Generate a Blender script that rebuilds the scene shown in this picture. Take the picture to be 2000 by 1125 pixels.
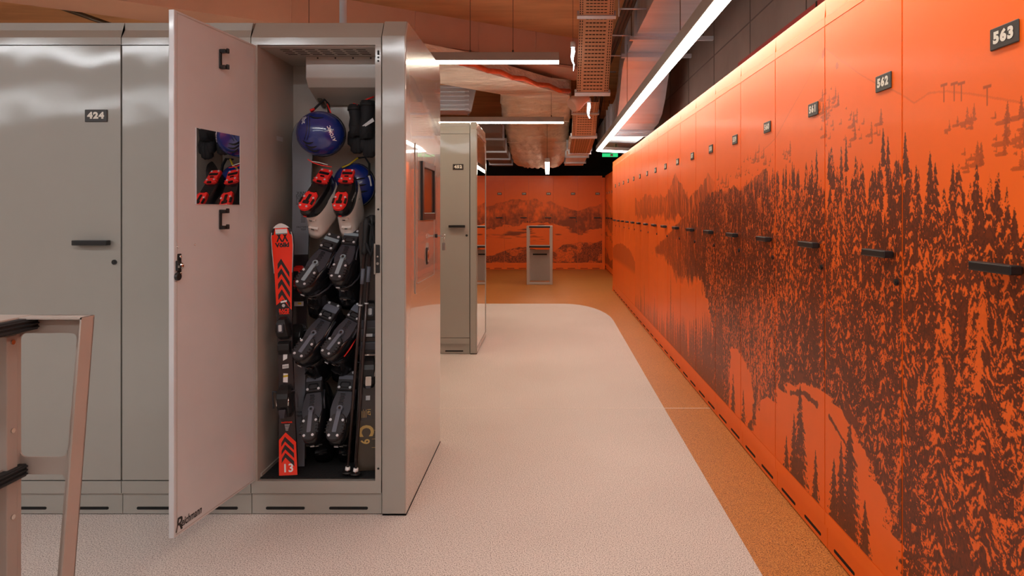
import bpy, bmesh, math, random
import numpy as np
from mathutils import Vector, Matrix

# ------------------------------------------------------------------ camera, world, exposure
sc = bpy.context.scene
for o in list(bpy.data.objects):
    bpy.data.objects.remove(o)
col = sc.collection
CAMH = 1.289
FPX = 1300.0
cam_d = bpy.data.cameras.new('camera')
cam = bpy.data.objects.new('camera', cam_d)
col.objects.link(cam)
cam.location = (0, 0, CAMH)
cam.rotation_euler = (math.pi / 2, 0, 0)
cam_d.sensor_width = 36
cam_d.lens = 36 * FPX / 2000
cam_d.shift_x = -70 / 2000
cam_d.shift_y = -148.5 / 2000
cam_d.clip_start = 0.05
sc.camera = cam
sc.view_settings.view_transform = 'Standard'
sc.view_settings.look = 'None'
sc.view_settings.gamma = 1
sc.view_settings.use_curve_mapping = False
sc.view_settings.exposure = 0.93
world = bpy.data.worlds.new('world')
sc.world = world
world.use_nodes = True
world.node_tree.nodes['Background'].inputs[0].default_value = (1.0, 0.85, 0.75, 1)
world.node_tree.nodes['Background'].inputs[1].default_value = 0.02
STRIP_POWER = 14.0      # long strip over the orange row
BAR_POWER = 15.0        # bars over the aisles
ENTRY_POWER = 19.0      # cooler bars over the entrance, behind and above the camera


# ------------------------------------------------------------------ helpers
def lin(r, g, b):
    f = lambda c: (c / 255 / 12.92) if c / 255 <= 0.04045 else ((c / 255 + 0.055) / 1.055) ** 2.4
    return (f(r), f(g), f(b), 1)


def mat(name, color, rough=0.5, metal=0.0, coat=0.0, coat_rough=0.08, var=0.06, vscale=8.0,
        bump=0.0, bscale=40.0, bump2=0.0, b2scale=2.5, emit=None, epow=0.0, spec=0.5, stretch=None):
    m = bpy.data.materials.new(name)
    m.use_nodes = True
    nt = m.node_tree
    N, L = nt.nodes, nt.links
    bs = N['Principled BSDF']
    bs.inputs['Roughness'].default_value = rough
    bs.inputs['Metallic'].default_value = metal
    bs.inputs['Coat Weight'].default_value = coat
    bs.inputs['Coat Roughness'].default_value = coat_rough
    bs.inputs['Specular IOR Level'].default_value = spec
    tc = N.new('ShaderNodeTexCoord')
    src = tc.outputs['Object']
    if stretch:
        mp = N.new('ShaderNodeMapping')
        mp.inputs['Scale'].default_value = stretch
        L.new(src, mp.inputs['Vector'])
        src = mp.outputs[0]
    nz = N.new('ShaderNodeTexNoise')
    nz.inputs['Scale'].default_value = vscale
    nz.inputs['Detail'].default_value = 4
    L.new(src, nz.inputs['Vector'])
    rp = N.new('ShaderNodeValToRGB')
    rp.color_ramp.elements[0].position = 0.3
    rp.color_ramp.elements[1].position = 0.7
    c = color
    rp.color_ramp.elements[0].color = (c[0] * (1 - var), c[1] * (1 - var), c[2] * (1 - var), 1)
    rp.color_ramp.elements[1].color = (min(1, c[0] * (1 + var)), min(1, c[1] * (1 + var)), min(1, c[2] * (1 + var)), 1)
    L.new(nz.outputs['Fac'], rp.inputs[0])
    L.new(rp.outputs[0], bs.inputs['Base Color'])
    prev = None
    for (s, k) in ((bscale, bump), (b2scale, bump2)):
        if k > 0:
            n2 = N.new('ShaderNodeTexNoise')
            n2.inputs['Scale'].default_value = s
            n2.inputs['Detail'].default_value = 2
            L.new(src, n2.inputs['Vector'])
            bp = N.new('ShaderNodeBump')
            bp.inputs['Strength'].default_value = 1.0
            bp.inputs['Distance'].default_value = k
            L.new(n2.outputs['Fac'], bp.inputs['Height'])
            if prev:
                L.new(prev.outputs[0], bp.inputs['Normal'])
            prev = bp
    if prev:
        L.new(prev.outputs[0], bs.inputs['Normal'])
        if coat > 0:
            L.new(prev.outputs[0], bs.inputs['Coat Normal'])
    if emit:
        bs.inputs['Emission Color'].default_value = (*emit, 1)
        bs.inputs['Emission Strength'].default_value = epow
    return m


def speckle(name, dark, mid, light, rough=0.55, scale=230.0, big=0.8):
    m = bpy.data.materials.new(name)
    m.use_nodes = True
    nt = m.node_tree
    N, L = nt.nodes, nt.links
    bs = N['Principled BSDF']
    bs.inputs['Roughness'].default_value = rough
    tc = N.new('ShaderNodeTexCoord')
    nz = N.new('ShaderNodeTexNoise')
    nz.inputs['Scale'].default_value = scale
    nz.inputs['Detail'].default_value = 2
    L.new(tc.outputs['Object'], nz.inputs['Vector'])
    rp = N.new('ShaderNodeValToRGB')
    e = rp.color_ramp.elements
    e[0].position = 0.34; e[0].color = dark
    e[1].position = 0.66; e[1].color = light
    k = e.new(0.47); k.color = mid
    L.new(nz.outputs['Fac'], rp.inputs[0])
    n2 = N.new('ShaderNodeTexNoise')
    n2.inputs['Scale'].default_value = big
    n2.inputs['Detail'].default_value = 5
    L.new(tc.outputs['Object'], n2.inputs['Vector'])
    r2 = N.new('ShaderNodeValToRGB')
    r2.color_ramp.elements[0].position = 0.3; r2.color_ramp.elements[0].color = (0.86, 0.84, 0.83, 1)
    r2.color_ramp.elements[1].position = 0.7; r2.color_ramp.elements[1].color = (1, 1, 1, 1)
    L.new(n2.outputs['Fac'], r2.inputs[0])
    mx = N.new('ShaderNodeMix'); mx.data_type = 'RGBA'; mx.blend_type = 'MULTIPLY'
    mx.inputs[0].default_value = 1.0
    L.new(rp.outputs[0], mx.inputs[6]); L.new(r2.outputs[0], mx.inputs[7])
    L.new(mx.outputs[2], bs.inputs['Base Color'])
    bp = N.new('ShaderNodeBump'); bp.inputs['Distance'].default_value = 0.0006
    L.new(nz.outputs['Fac'], bp.inputs['Height']); L.new(bp.outputs[0], bs.inputs['Normal'])
    return m


class MB:
    def __init__(self):
        self.v, self.f, self.s = [], [], []
        self.M = None

    def add(self, vs, fs, smooth=False):
        b = len(self.v)
        if self.M is not None:
            vs = [self.M @ Vector(p) for p in vs]
        self.v += [tuple(p) for p in vs]
        for f in fs:
            self.f.append(tuple(i + b for i in f))
            self.s.append(smooth)

    def box(self, x0, x1, y0, y1, z0, z1):
        self.add([(x0, y0, z0), (x1, y0, z0), (x1, y1, z0), (x0, y1, z0), (x0, y0, z1), (x1, y0, z1), (x1, y1, z1), (x0, y1, z1)],
                 [(0, 3, 2, 1), (4, 5, 6, 7), (0, 1, 5, 4), (1, 2, 6, 5), (2, 3, 7, 6), (3, 0, 4, 7)])

    def loft(self, rings, cap0=True, cap1=True, closed=True, smooth=True):
        n = len(rings[0])
        vs = [p for r in rings for p in r]
        fs = []
        for i in range(len(rings) - 1):
            for j in range(n if closed else n - 1):
                k = (j + 1) % n
                fs.append((i * n + j, i * n + k, (i + 1) * n + k, (i + 1) * n + j))
        self.add(vs, fs, smooth)
        b = len(self.v) - len(vs)
        if cap0:
            self.f.append(tuple(b + j for j in reversed(range(n)))); self.s.append(False)
        if cap1:
            self.f.append(tuple(b + (len(rings) - 1) * n + j for j in range(n))); self.s.append(False)

    def tube(self, pts, r, n=10, flat=1.0, smooth=True):
        pts = [Vector(p) for p in pts]
        rs = r if isinstance(r, (list, tuple)) else [r] * len(pts)
        rings = []
        up = None
        for i, p in enumerate(pts):
            d = (pts[min(i + 1, len(pts) - 1)] - pts[max(i - 1, 0)])
            d = d.normalized() if d.length > 1e-9 else Vector((0, 0, 1))
            if up is None:
                up = Vector((0, 0, 1)) if abs(d.z) < 0.9 else Vector((1, 0, 0))
            a = d.cross(up)
            if a.length < 1e-6:
                up = Vector((1, 0, 0)) if abs(d.x) < 0.9 else Vector((0, 1, 0))
                a = d.cross(up)
            a.normalize()
            b = a.cross(d).normalized()
            up = b
            rings.append([p + rs[i] * (math.cos(t) * a + flat * math.sin(t) * b) for t in [2 * math.pi * k / n for k in range(n)]])
        self.loft(rings, smooth=smooth)

    def prism(self, poly, d0, d1, axis='y'):
        """poly in the two other axes, extruded along axis from d0 to d1"""
        def P(a, b, d):
            return (a, d, b) if axis == 'y' else ((d, a, b) if axis == 'x' else (a, b, d))
        n = len(poly)
        vs = [P(a, b, d0) for a, b in poly] + [P(a, b, d1) for a, b in poly]
        fs = [tuple(range(n)), tuple(reversed(range(n, 2 * n)))]
        for j in range(n):
            k = (j + 1) % n
            fs.append((j, n + j, n + k, k))
        self.add(vs, fs)

    def ell(self, c, rx, ry, rz, nu=20, nv=12, v0=-1.0, v1=1.0):
        """ellipsoid, polar axis y; v0..v1 clip along y (as fractions)"""
        rings = []
        a0, a1 = math.asin(max(-1, v0)), math.asin(min(1, v1))
        for i in range(nv + 1):
            a = a0 + (a1 - a0) * i / nv
            cr = max(math.cos(a), 1e-3)
            rings.append([(c[0] + rx * cr * math.cos(2 * math.pi * k / nu), c[1] + ry * math.sin(a), c[2] + rz * cr * math.sin(2 * math.pi * k / nu)) for k in range(nu)])
        self.loft(rings)

    def disc(self, c, r, h, axis='y', n=12):
        pl = [(r * math.cos(2 * math.pi * k / n), r * math.sin(2 * math.pi * k / n)) for k in range(n)]
        if axis == 'y':
            self.prism([(c[0] + a, c[2] + b) for a, b in pl], c[1], c[1] + h, 'y')
        elif axis == 'x':
            self.prism([(c[1] + a, c[2] + b) for a, b in pl], c[0], c[0] + h, 'x')
        else:
            self.prism([(c[0] + a, c[1] + b) for a, b in pl], c[2], c[2] + h, 'z')

    def mesh(self, name):
        me = bpy.data.meshes.new(name)
        me.from_pydata(self.v, [], self.f)
        me.polygons.foreach_set('use_smooth', self.s)
        bm = bmesh.new(); bm.from_mesh(me)
        bmesh.ops.recalc_face_normals(bm, faces=bm.faces)
        bm.to_mesh(me); bm.free()
        me.update()
        return me

    def build(self, name, m, parent=None, bevel=0.0, segs=2, sub=0):
        me = self.mesh(name)
        me.materials.append(m)
        return link(name, me, parent, bevel, segs, sub)


def link(name, me, parent=None, bevel=0.0, segs=2, sub=0):
    o = bpy.data.objects.new(name, me)
    col.objects.link(o)
    if parent:
        o.parent = parent
    if bevel > 0:
        b = o.modifiers.new('bevel', 'BEVEL')
        b.width = bevel; b.segments = segs; b.limit_method = 'ANGLE'
    if sub:
        s = o.modifiers.new('sub', 'SUBSURF'); s.levels = sub; s.render_levels = sub
    return o


def tag(o, label=None, cat=None, group=None, kind=None):
    if label: o['label'] = label
    if cat: o['category'] = cat
    if group: o['group'] = group
    if kind: o['kind'] = kind
    return o


def thing(name, loc, label, cat, group=None, rot=(0, 0, 0)):
    o = bpy.data.objects.new(name, None)
    o.empty_display_size = 0.1
    col.objects.link(o)
    o.location = loc
    o.rotation_euler = rot
    return tag(o, label, cat, group)


def boxo(name, b, m, parent=None, bevel=0.0):
    q = MB(); q.box(*b)
    return q.build(name, m, parent, bevel)


def text_verts(s, size, bold=0.0, shear=0.0, align='CENTER', spacing=1.0, res=3):
    cu = bpy.data.curves.new('lettering', 'FONT')
    cu.body = s; cu.size = size; cu.align_x = align; cu.align_y = 'CENTER'
    cu.offset = bold; cu.shear = shear; cu.space_character = spacing
    cu.resolution_u = res
    ob = bpy.data.objects.new('lettering_source', cu)
    col.objects.link(ob)
    dg = bpy.context.evaluated_depsgraph_get()
    me = bpy.data.meshes.new_from_object(ob.evaluated_get(dg))
    bpy.data.objects.remove(ob); bpy.data.curves.remove(cu)
    return me


def text(s, size, origin, xd, yd, m, parent, name='lettering', bold=0.0, shear=0.0, align='CENTER', lift=0.0008, fn=None, spacing=1.0, sx=1.0):
    me = text_verts(s, size, bold, shear, align, spacing)
    me.name = name
    O, X, Y = Vector(origin), Vector(xd), Vector(yd)
    Nn = X.cross(Y).normalized()
    for v in me.vertices:
        p = O + X * v.co.x * sx + Y * v.co.y + Nn * lift
        v.co = fn(p) if fn else p
    me.materials.clear(); me.materials.append(m)
    return link(name, me, parent)


def px(x, y, Y):
    """a point at depth Y on the line of sight through photograph pixel x, y"""
    return Vector(((x - 1070) * Y / FPX, Y, CAMH - (y - 414) * Y / FPX))


def pz(x, y, Z):
    """a point at height Z on that line"""
    Y = (Z - CAMH) * FPX / (414 - y)
    return Vector(((x - 1070) * Y / FPX, Y, Z))


def rrect(x0, x1, z0, z1, r, n=4):
    out = []
    for cx, cz, a0 in ((x1 - r, z1 - r, 0), (x0 + r, z1 - r, 90), (x0 + r, z0 + r, 180), (x1 - r, z0 + r, 270)):
        for k in range(n + 1):
            a = math.radians(a0 + 90 * k / n)
            out.append((cx + r * math.cos(a), cz + r * math.sin(a)))
    return out


# ------------------------------------------------------------------ materials
M = {}
M['paint'] = mat('beige_locker_paint', lin(154, 150, 142), rough=0.38, coat=1.0, coat_rough=0.06, var=0.015, bump=0.00009, bscale=260, bump2=0.016, b2scale=1.5)
M['paint_gloss'] = mat('glossy_beige_panel', lin(176, 166, 156), rough=0.22, coat=1.0, coat_rough=0.02, var=0.015, bump=0.000008, bscale=260, bump2=0.0010, b2scale=1.2)
M['paint_in'] = mat('beige_inner_paint', lin(200, 199, 200), rough=0.3, coat=0.5, coat_rough=0.08, var=0.02, bump2=0.002, b2scale=1.5)
M['inner'] = mat('grey_locker_interior', lin(172, 163, 154), rough=0.4, coat=0.2, var=0.03)
M['stool'] = mat('beige_step_paint', lin(166, 152, 142), rough=0.42, var=0.02, bump=0.00005, bscale=300)
M['orange'] = mat('orange_locker_paint', lin(250, 108, 22), rough=0.4, coat=0.1, coat_rough=0.12, var=0.02, spec=0.35)
M['black'] = mat('black_plastic', lin(24, 23, 24), rough=0.38, var=0.15)
M['rubber'] = mat('black_rubber', lin(20, 20, 22), rough=0.65, var=0.2, bump=0.0004, bscale=150)
M['slot'] = mat('dark_vent_opening', lin(8, 8, 8), rough=0.8)
M['seam'] = mat('dark_gap', lin(16, 16, 18), rough=0.8)
M['plate'] = mat('dark_number_plate', lin(48, 44, 42), rough=0.45, var=0.04)
M['digit'] = mat('pale_digits', lin(222, 214, 200), rough=0.5, var=0.02)
M['ink'] = mat('black_lettering', lin(28, 25, 25), rough=0.5)
M['white'] = mat('white_print', lin(232, 232, 232), rough=0.45, var=0.02)
M['chrome'] = mat('chrome', lin(205, 203, 200), rough=0.16, metal=1)
M['galv'] = mat('galvanised_steel', lin(206, 214, 228), rough=0.26, metal=0.5, var=0.08, vscale=3, bump2=0.004, b2scale=4, stretch=(0.4, 3, 1))
M['foil'] = mat('wrinkled_foil', lin(240, 228, 216), rough=0.34, metal=0.35, var=0.14, vscale=5, bump=0.012, bscale=22, bump2=0.05, b2scale=5, stretch=(0.5, 1, 1.8))
M['foil_lit_edge'] = mat('orange_lit_foil_edge', lin(226, 110, 66), rough=0.45, metal=0.3, var=0.2, bump=0.01, bscale=22)  # orange light caught on the foil edge, put into the colour
M['tray'] = mat('beige_cable_tray', lin(196, 150, 116), rough=0.5, metal=0.25, var=0.05)
M['grey_body'] = mat('grey_lamp_housing', lin(150, 143, 138), rough=0.5, var=0.03)
M['concrete'] = mat('board_marked_ceiling', lin(208, 160, 116), rough=0.85, var=0.16, vscale=2.4, bump=0.003, bscale=14, stretch=(0.5, 2.2, 1))
M['beam'] = mat('pink_beam_panel', lin(206, 160, 138), rough=0.8, var=0.06, vscale=2)
M['wallc'] = mat('dark_concrete', lin(112, 98, 92), rough=0.85, var=0.18, vscale=1.6, bump=0.003, bscale=9)
M['walld'] = mat('near_black_wall', lin(34, 28, 26), rough=0.9, var=0.1)
M['wallp'] = mat('pale_plaster', lin(196, 186, 176), rough=0.85, var=0.03)
M['redwall'] = mat('dark_red_wall', lin(140, 40, 32), rough=0.7, var=0.05)
M['floor_beige'] = speckle('speckled_beige_floor', lin(118, 104, 98), lin(212, 199, 190), lin(236, 226, 218), scale=230.0)
M['floor_orange'] = speckle('speckled_ochre_floor', lin(104, 58, 20), lin(190, 116, 46), lin(222, 150, 78), rough=0.45, scale=230.0)
M['joint_dark'] = mat('dark_formwork_joint', lin(84, 74, 70), rough=0.9)
M['joint'] = mat('pale_floor_joint', lin(224, 208, 196), rough=0.4)
M['strip'] = mat('strip_diffuser', (1, 1, 1, 1), emit=(1.0, 0.91, 0.78), epow=STRIP_POWER)
M['bar'] = mat('bar_diffuser', (1, 1, 1, 1), emit=(1.0, 0.88, 0.68), epow=BAR_POWER)
M['far_bar'] = mat('far_bar_diffuser', (1, 1, 1, 1), emit=(1.0, 0.88, 0.68), epow=10.0)
M['entry'] = mat('entry_diffuser', (1, 1, 1, 1), emit=(0.93, 0.97, 1.0), epow=ENTRY_POWER)
M['icicle'] = mat('cold_lamp_glow', (1, 1, 1, 1), emit=(0.85, 0.92, 1.0), epow=3.0)
M['green'] = mat('lit_green_sign', lin(20, 150, 80), emit=(0.02, 0.5, 0.16), epow=0.7)
M['mirror'] = mat('mirror_glass', (0.9, 0.9, 0.9, 1), rough=0.01, metal=1, var=0.0)
M['screen'] = mat('dark_glass_screen', lin(96, 60, 46), rough=0.16, coat=0.5, var=0.05)
M['mat'] = mat('black_floor_mat', lin(16, 16, 18), rough=0.9, var=0.4, vscale=90, bump=0.003, bscale=120)
M['navy'] = mat('glossy_navy_shell', lin(14, 40, 118), rough=0.22, coat=0.9, coat_rough=0.04, var=0.05)
M['boot'] = mat('black_boot_shell', lin(20, 20, 24), rough=0.25, coat=0.3, var=0.15)
M['boot_grey'] = mat('dark_grey_boot_base', lin(54, 54, 62), rough=0.4, var=0.1)
M['screw'] = mat('bright_screw_heads', lin(214, 216, 222), rough=0.3, metal=0.2)
M['sole'] = mat('dark_sole_rubber', lin(36, 34, 37), rough=0.6, var=0.15, bump=0.0005, bscale=200)
M['sole_plate'] = mat('pale_grey_sole_plate', lin(138, 152, 160), rough=0.5)
M['sole_plate_dark'] = mat('grey_sole_plate', lin(98, 102, 114), rough=0.5)
M['red_sole'] = mat('bright_red_sole', lin(232, 42, 38), rough=0.4, var=0.04)
M['red'] = mat('red_plastic', lin(225, 32, 26), rough=0.35)
M['boot_white'] = mat('white_boot_cuff', lin(226, 214, 206), rough=0.3, coat=0.3)
M['ski_red'] = mat('bright_red_topsheet', lin(248, 52, 26), rough=0.22, coat=0.4, var=0.02)
M['ski_black'] = mat('black_topsheet', lin(40, 32, 34), rough=0.25, coat=0.4, var=0.1)
M['ski_grey'] = mat('grey_topsheet', lin(112, 114, 122), rough=0.3, coat=0.3, var=0.03)
M['ski_brown'] = mat('bronze_topsheet', lin(62, 52, 40), rough=0.3, coat=0.3)
M['gold'] = mat('gold_print', lin(206, 168, 96), rough=0.35)
M['teal'] = mat('teal_print', lin(60, 160, 160), rough=0.5)
M['fabric'] = mat('black_glove_fabric', lin(22, 22, 26), rough=0.8, var=0.3, bump=0.002, bscale=60)
M['yellow'] = mat('yellow_strap', lin(200, 170, 30), rough=0.6)
M['pole'] = mat('dark_pole_shaft', lin(60, 48, 46), rough=0.25, metal=0.3)
M['tagwhite'] = mat('pale_tag', lin(196, 196, 198), rough=0.5)
M['pipe'] = mat('white_pipe', lin(206, 214, 222), rough=0.4)
M['cone'] = mat('beige_lamp_cone', lin(206, 160, 140), rough=0.5)
M['wire'] = mat('thin_steel_wire', lin(90, 76, 68), rough=0.5, metal=0.5)


# ------------------------------------------------------------------ the printed mural (flat print, drawn here in code)
rng = np.random.default_rng(7)


def vnoise(h, w, sy, sx, rg=None):
    rg = rg or rng
    gh, gw = int(h / sy) + 3, int(w / sx) + 3
    g = rg.random((gh, gw)).astype(np.float32)
    y = np.arange(h) / sy; x = np.arange(w) / sx
    y0 = y.astype(int); x0 = x.astype(int)
    fy = (y - y0)[:, None]; fx = (x - x0)[None, :]
    fy = fy * fy * (3 - 2 * fy); fx = fx * fx * (3 - 2 * fx)
    a = g[y0][:, x0]; b = g[y0][:, x0 + 1]; c = g[y0 + 1][:, x0]; d = g[y0 + 1][:, x0 + 1]
    return (a * (1 - fx) + b * fx) * (1 - fy) + (c * (1 - fx) + d * fx) * fy


def fbm(h, w, sy, sx, o=4):
    t = np.zeros((h, w), np.float32); k = 1; s = 0
    for i in range(o):
        t += k * vnoise(h, w, max(sy / 2 ** i, 1.2), max(sx / 2 ** i, 1.2)); s += k; k *= 0.55
    return t / s


def sstep(a, b, x):
    t = np.clip((x - a) / (b - a), 0, 1)
    return t * t * (3 - 2 * t)


MU0, MU1, MV0, MV1, MRES = -0.75, 10.86, 0.13, 2.01, 0.0025
MW, MH = int((MU1 - MU0) / MRES), int((MV1 - MV0) / MRES)


def poly(pts, us):
    p = np.array(pts)
    return np.interp(us, p[:, 0], p[:, 1])


def draw_mural():
    W, H = MW, MH
    us = MU0 + (np.arange(W) + 0.5) * MRES
    vs = (MV0 + (np.arange(H) + 0.5) * MRES)[:, None]
    D = np.zeros((H, W), np.float32)
    n1 = fbm(H, W, 60, 60, 5)
    n2 = fbm(H, W, 26, 12, 3)
    nf = vnoise(H, W, 2.2, 2.0)
    nbr = 0.68 * vnoise(900, 2200, 3.7, 6.4) + 0.32 * vnoise(900, 2200, 2.0, 2.4)     # drooping branches
    ncl = 0.6 * vnoise(900, 2200, 22, 16) + 0.4 * vnoise(900, 2200, 10, 8)                                                   # clumps of snow
    jag = (fbm(1, W, 1, 40, 5)[0] - 0.5)
    ridge = poly([(-0.75, 1.5), (1.2, 1.5), (1.478, 1.527), (1.5625, 1.552), (1.763, 1.609), (1.85, 1.615), (1.923, 1.6), (2.0, 1.641),
                  (2.18, 1.715), (2.4, 1.83), (2.546, 1.915), (2.7, 1.83), (3.09, 1.631), (3.65, 1.49), (4.1, 1.42), (4.42, 1.54), (4.7, 1.44),
                  (5.0, 1.40), (5.53, 1.60), (5.75, 1.50), (6.0, 1.42), (6.6, 1.44), (7.3, 1.47), (7.7, 1.43), (8.1, 1.46)], us)
    ridge = ridge + jag * np.where(us > 4.0, 0.10, 0.012)
    far = us > 8.07
    D += np.where((vs > ridge) & ~far, 0.045, 0.0)
    D += np.where((np.abs(vs - ridge) < 0.003) & (us > 1.4) & (us < 3.3), 0.16, 0)
    # rocks under the summit
    d = ridge - vs
    rock = (d > 0) & (d < 0.09) & (np.abs(us - 2.56) < 0.16) & (n2 > 0.52 + np.abs(us - 2.56) * 1.4 + d * 1.2)
    D = np.where(rock, 0.42, D)
    # far rocky range behind the mist
    low = poly([(4.0, 1.30), (4.6, 1.2), (5.4, 1.22), (6.2, 1.24), (7.0, 1.20), (8.1, 1.22)], us) + (n1 - 0.5) * 0.22
    hf = fbm(H, W, 110, 60, 5)
    sh = np.gradient(hf, axis=1) * 60 - np.gradient(hf, axis=0) * 30
    streak = np.clip(0.60 + sh * 0.42 + (n2 - 0.5) * 0.7 + 0.25 * sstep(0.05, 0.25, ridge - vs), 0.08, 0.95)
    fade = sstep(4.0, 4.6, us) * np.where(us > 6.3, 0.75, 0.85)
    m = (vs < ridge) & (vs > low) & (us > 3.9) & ~far
    D = np.where(m, np.maximum(D, streak * fade * sstep(0, 0.04, vs - low)), D)
    D = np.where((vs < low) & (us > 4.4) & ~far, 0.02 + 0.1 * n1, D)
    # dark wooded spur descending into the mist
    T = poly([(-0.75, 1.25), (1.2, 1.27), (1.478, 1.30), (1.545, 1.33), (1.657, 1.38), (1.884, 1.42), (2.0, 1.49), (2.18, 1.42), (2.41, 1.49),
              (2.696, 1.475), (2.99, 1.45), (3.2, 1.48), (3.62, 1.42), (4.17, 1.41), (4.42, 1.398), (5.31, 1.218), (6.2, 1.0), (7.05, .83), (10.9, .5)], us)
    B = poly([(-0.75, .5), (1.2, .5), (1.478, .577), (1.763, .62), (2.0, .46), (2.18, .54), (2.477, .66), (2.546, .64), (2.806, .60), (3.08, .49),
              (3.3, .36), (3.45, .18), (3.5, .13), (4.0, .13), (4.15, .45), (4.4, .74), (4.77, .76), (5.4, .70), (6, .82), (7.05, .83)], us)
    Tn = T + jag * 0.08
    spur = (vs < Tn) & (vs > B + (n1 - 0.5) * 0.3) & (us > 3.2) & (us < 7.06)
    tex = np.clip(0.72 + (nf - 0.5) * 0.5 + (n2 - 0.6) * 1.5, 0.05, 0.96)
    edge = sstep(0.0, 0.10, vs - B - (n1 - 0.5) * 0.3) * sstep(7.05, 6.2, us) ** 0.5
    D = np.where(spur, np.maximum(D * 0.3, tex * edge), D)
    # snow gullies on the spur
    for (a, b, c, e, wd) in ((4.25, .72, 4.05, 1.02, .022), (3.55, 1.08, 3.42, 1.26, .016), (4.62, 1.0, 4.55, 1.18, .012)):
        t = np.clip(((us - a) * (c - a) + (vs - b) * (e - b)) / ((c - a) ** 2 + (e - b) ** 2), 0, 1)
        dd = np.hypot(us - (a + t * (c - a)), vs - (b + t * (e - b)))
        D = np.where(dd < wd * (0.4 + n2), D * 0.12, D)

    tone = fbm(H, W, 110, 90, 3)

    def tree(u0, v0, h, w, snow, dark=0.93, ragged=1.0):
        x0, x1 = int((u0 - w - MU0) / MRES), int((u0 + w - MU0) / MRES) + 1
        y0, y1 = int((v0 - MV0) / MRES), int((v0 + h - MV0) / MRES) + 1
        cx0, cx1, cy0, cy1 = max(x0, 0), min(x1, W), max(y0, 0), min(y1, H)
        if cx1 - cx0 < 1 or cy1 - cy0 < 1:
            return
        X = (us[cx0:cx1] - u0) / w
        t = (vs[cy0:cy1] - v0) / h
        nl = max(4, h / 0.03)
        snow = snow - 0.045 + 0.34 * (tone[min(max(int((v0 + h * .5 - MV0) / MRES), 0), H - 1), min(max(int((u0 - MU0) / MRES), 0), W - 1)] - 0.56)
        saw = 1 - ((t * nl + 0.35 * np.sign(X) + 0.15) % 1.0)
        oy, ox = int(rng.integers(0, 400)), int(rng.integers(0, 1500))
        ax = np.abs(X) * w
        wob = ncl[(np.arange(cy0, cy1) * 3 + oy)[:, None] % 900, (np.arange(cx0, cx1) * 3 + ox)[None, :] % 2000] - 0.5
        ai = (((t * h + ax * (1.05 + 0.3 * wob)) / MRES + 8 * wob).astype(int) + oy) % 900
        xi = ((X * w / MRES).astype(int) + 200 + ox)
        nb = nbr[ai, xi + 0 * ai]
        nn = nf[ai % H, xi % W]
        nc = ncl[ai, xi + 0 * ai]
        p = np.clip(1 - t, 0, 1) ** 0.8 * (0.50 + 0.50 * saw) * (1 - 0.9 * ragged * (nb - 0.45))
        ins = np.abs(X) < p
        if h > 0.05:
            s = (nb * 0.9 + 0.45 * nc + 0.14 * X - 0.22 * (1 - np.abs(X)) * (1 - t)) > (1.06 - snow)
            val = np.where(s, 0.02 + 0.12 * nn, dark - 0.12 * nn)
            val = np.where(np.abs(X) > p * 0.9, dark, val)
        else:
            val = dark - 0.3 * nn + 0 * X
        D[cy0:cy1, cx0:cx1] = np.where(ins, val, D[cy0:cy1, cx0:cx1])

    # many small conifers on the upper forest edge and the steep middle part
    lst = []
    for _ in range(2600):
        u = rng.uniform(3.05, 4.45)
        top, bot = np.interp(u, us, T), np.interp(u, us, B)
        v = rng.uniform(bot - 0.03, top - 0.03)
        k = (top - v) / max(top - bot, .2)
        h = (0.05 + 0.17 * k) * rng.uniform(0.7, 1.2)
        lst.append((v, u, h, h * rng.uniform(0.16, 0.24), 0.36 + 0.10 * k))
    for _ in range(900):
        u = 4.35 + 1.5 * rng.random() ** 2
        top, bot = np.interp(u, us, T), np.interp(u, us, B)
        k = rng.random()
        h = 0.045 + 0.10 * k * max(0, 1 - (u - 4.35))
        lst.append((bot + 0.05 + (1 - k) * max(top - bot - 0.08, 0.01), u, h, h * 0.2, 0.28))
    for _ in range(1500):
        u = rng.uniform(4.3, 6.6)
        top, bot = np.interp(u, us, T), np.interp(u, us, B) + 0.06
        if top - bot < 0.05: continue
        v = rng.uniform(bot, top - 0.02)
        h = rng.uniform(0.03, 0.05)
        lst.append((v, u, h, h * 0.22, 0.1))
    for _ in range(1500):
        u = rng.uniform(-0.7, 3.15)
        top, bot = np.interp(u, us, T), np.interp(u, us, B)
        q = rng.random() ** 0.8
        v = top - 0.05 - q * (top - bot)
        k = q
        h = (0.10 + 0.30 * k) * rng.uniform(0.7, 1.25)
        h = min(h, top + 0.05 - v)
        lst.append((v, u, h, h * rng.uniform(0.17, 0.25), 0.36 + 0.12 * k))
    for _ in range(150):                                       # tall trees standing out of the forest
        u = rng.uniform(-0.7, 3.1)
        top, bot = np.interp(u, us, T), np.interp(u, us, B)
        v = rng.uniform(bot - 0.05, bot + 0.35 * (top - bot))
        h = rng.uniform(0.42, 0.68)
        lst.append((v, u, min(h, top + 0.03 - v), rng.uniform(0.07, 0.105), 0.47))
    for c in ((2.62, 1.53), (2.36, 1.55), (2.40, 1.52), (2.1, 1.55), (2.07, 1.52), (1.97, 1.52), (2.88, 1.50)):
        lst.append((c[1] - 0.12, c[0], 0.13, 0.022, 0.2))
    lst.sort(key=lambda a: -a[0])
    for v, u, h, w, s in lst:
        tree(u, v, h, w, s)
    # snow in the foreground
    mound = (vs < B + (n1 - 0.5) * 0.05) & (us < 3.32)
    D = np.where(mound, 0.02 + 0.03 * n1, D)
    patch = (np.hypot((us - 3.68) / 0.24, (vs - 0.30) / 0.22) + (n1 - 0.5) * 1.1 < 0.95)
    D = np.where(patch, 0.03, D)
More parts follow.
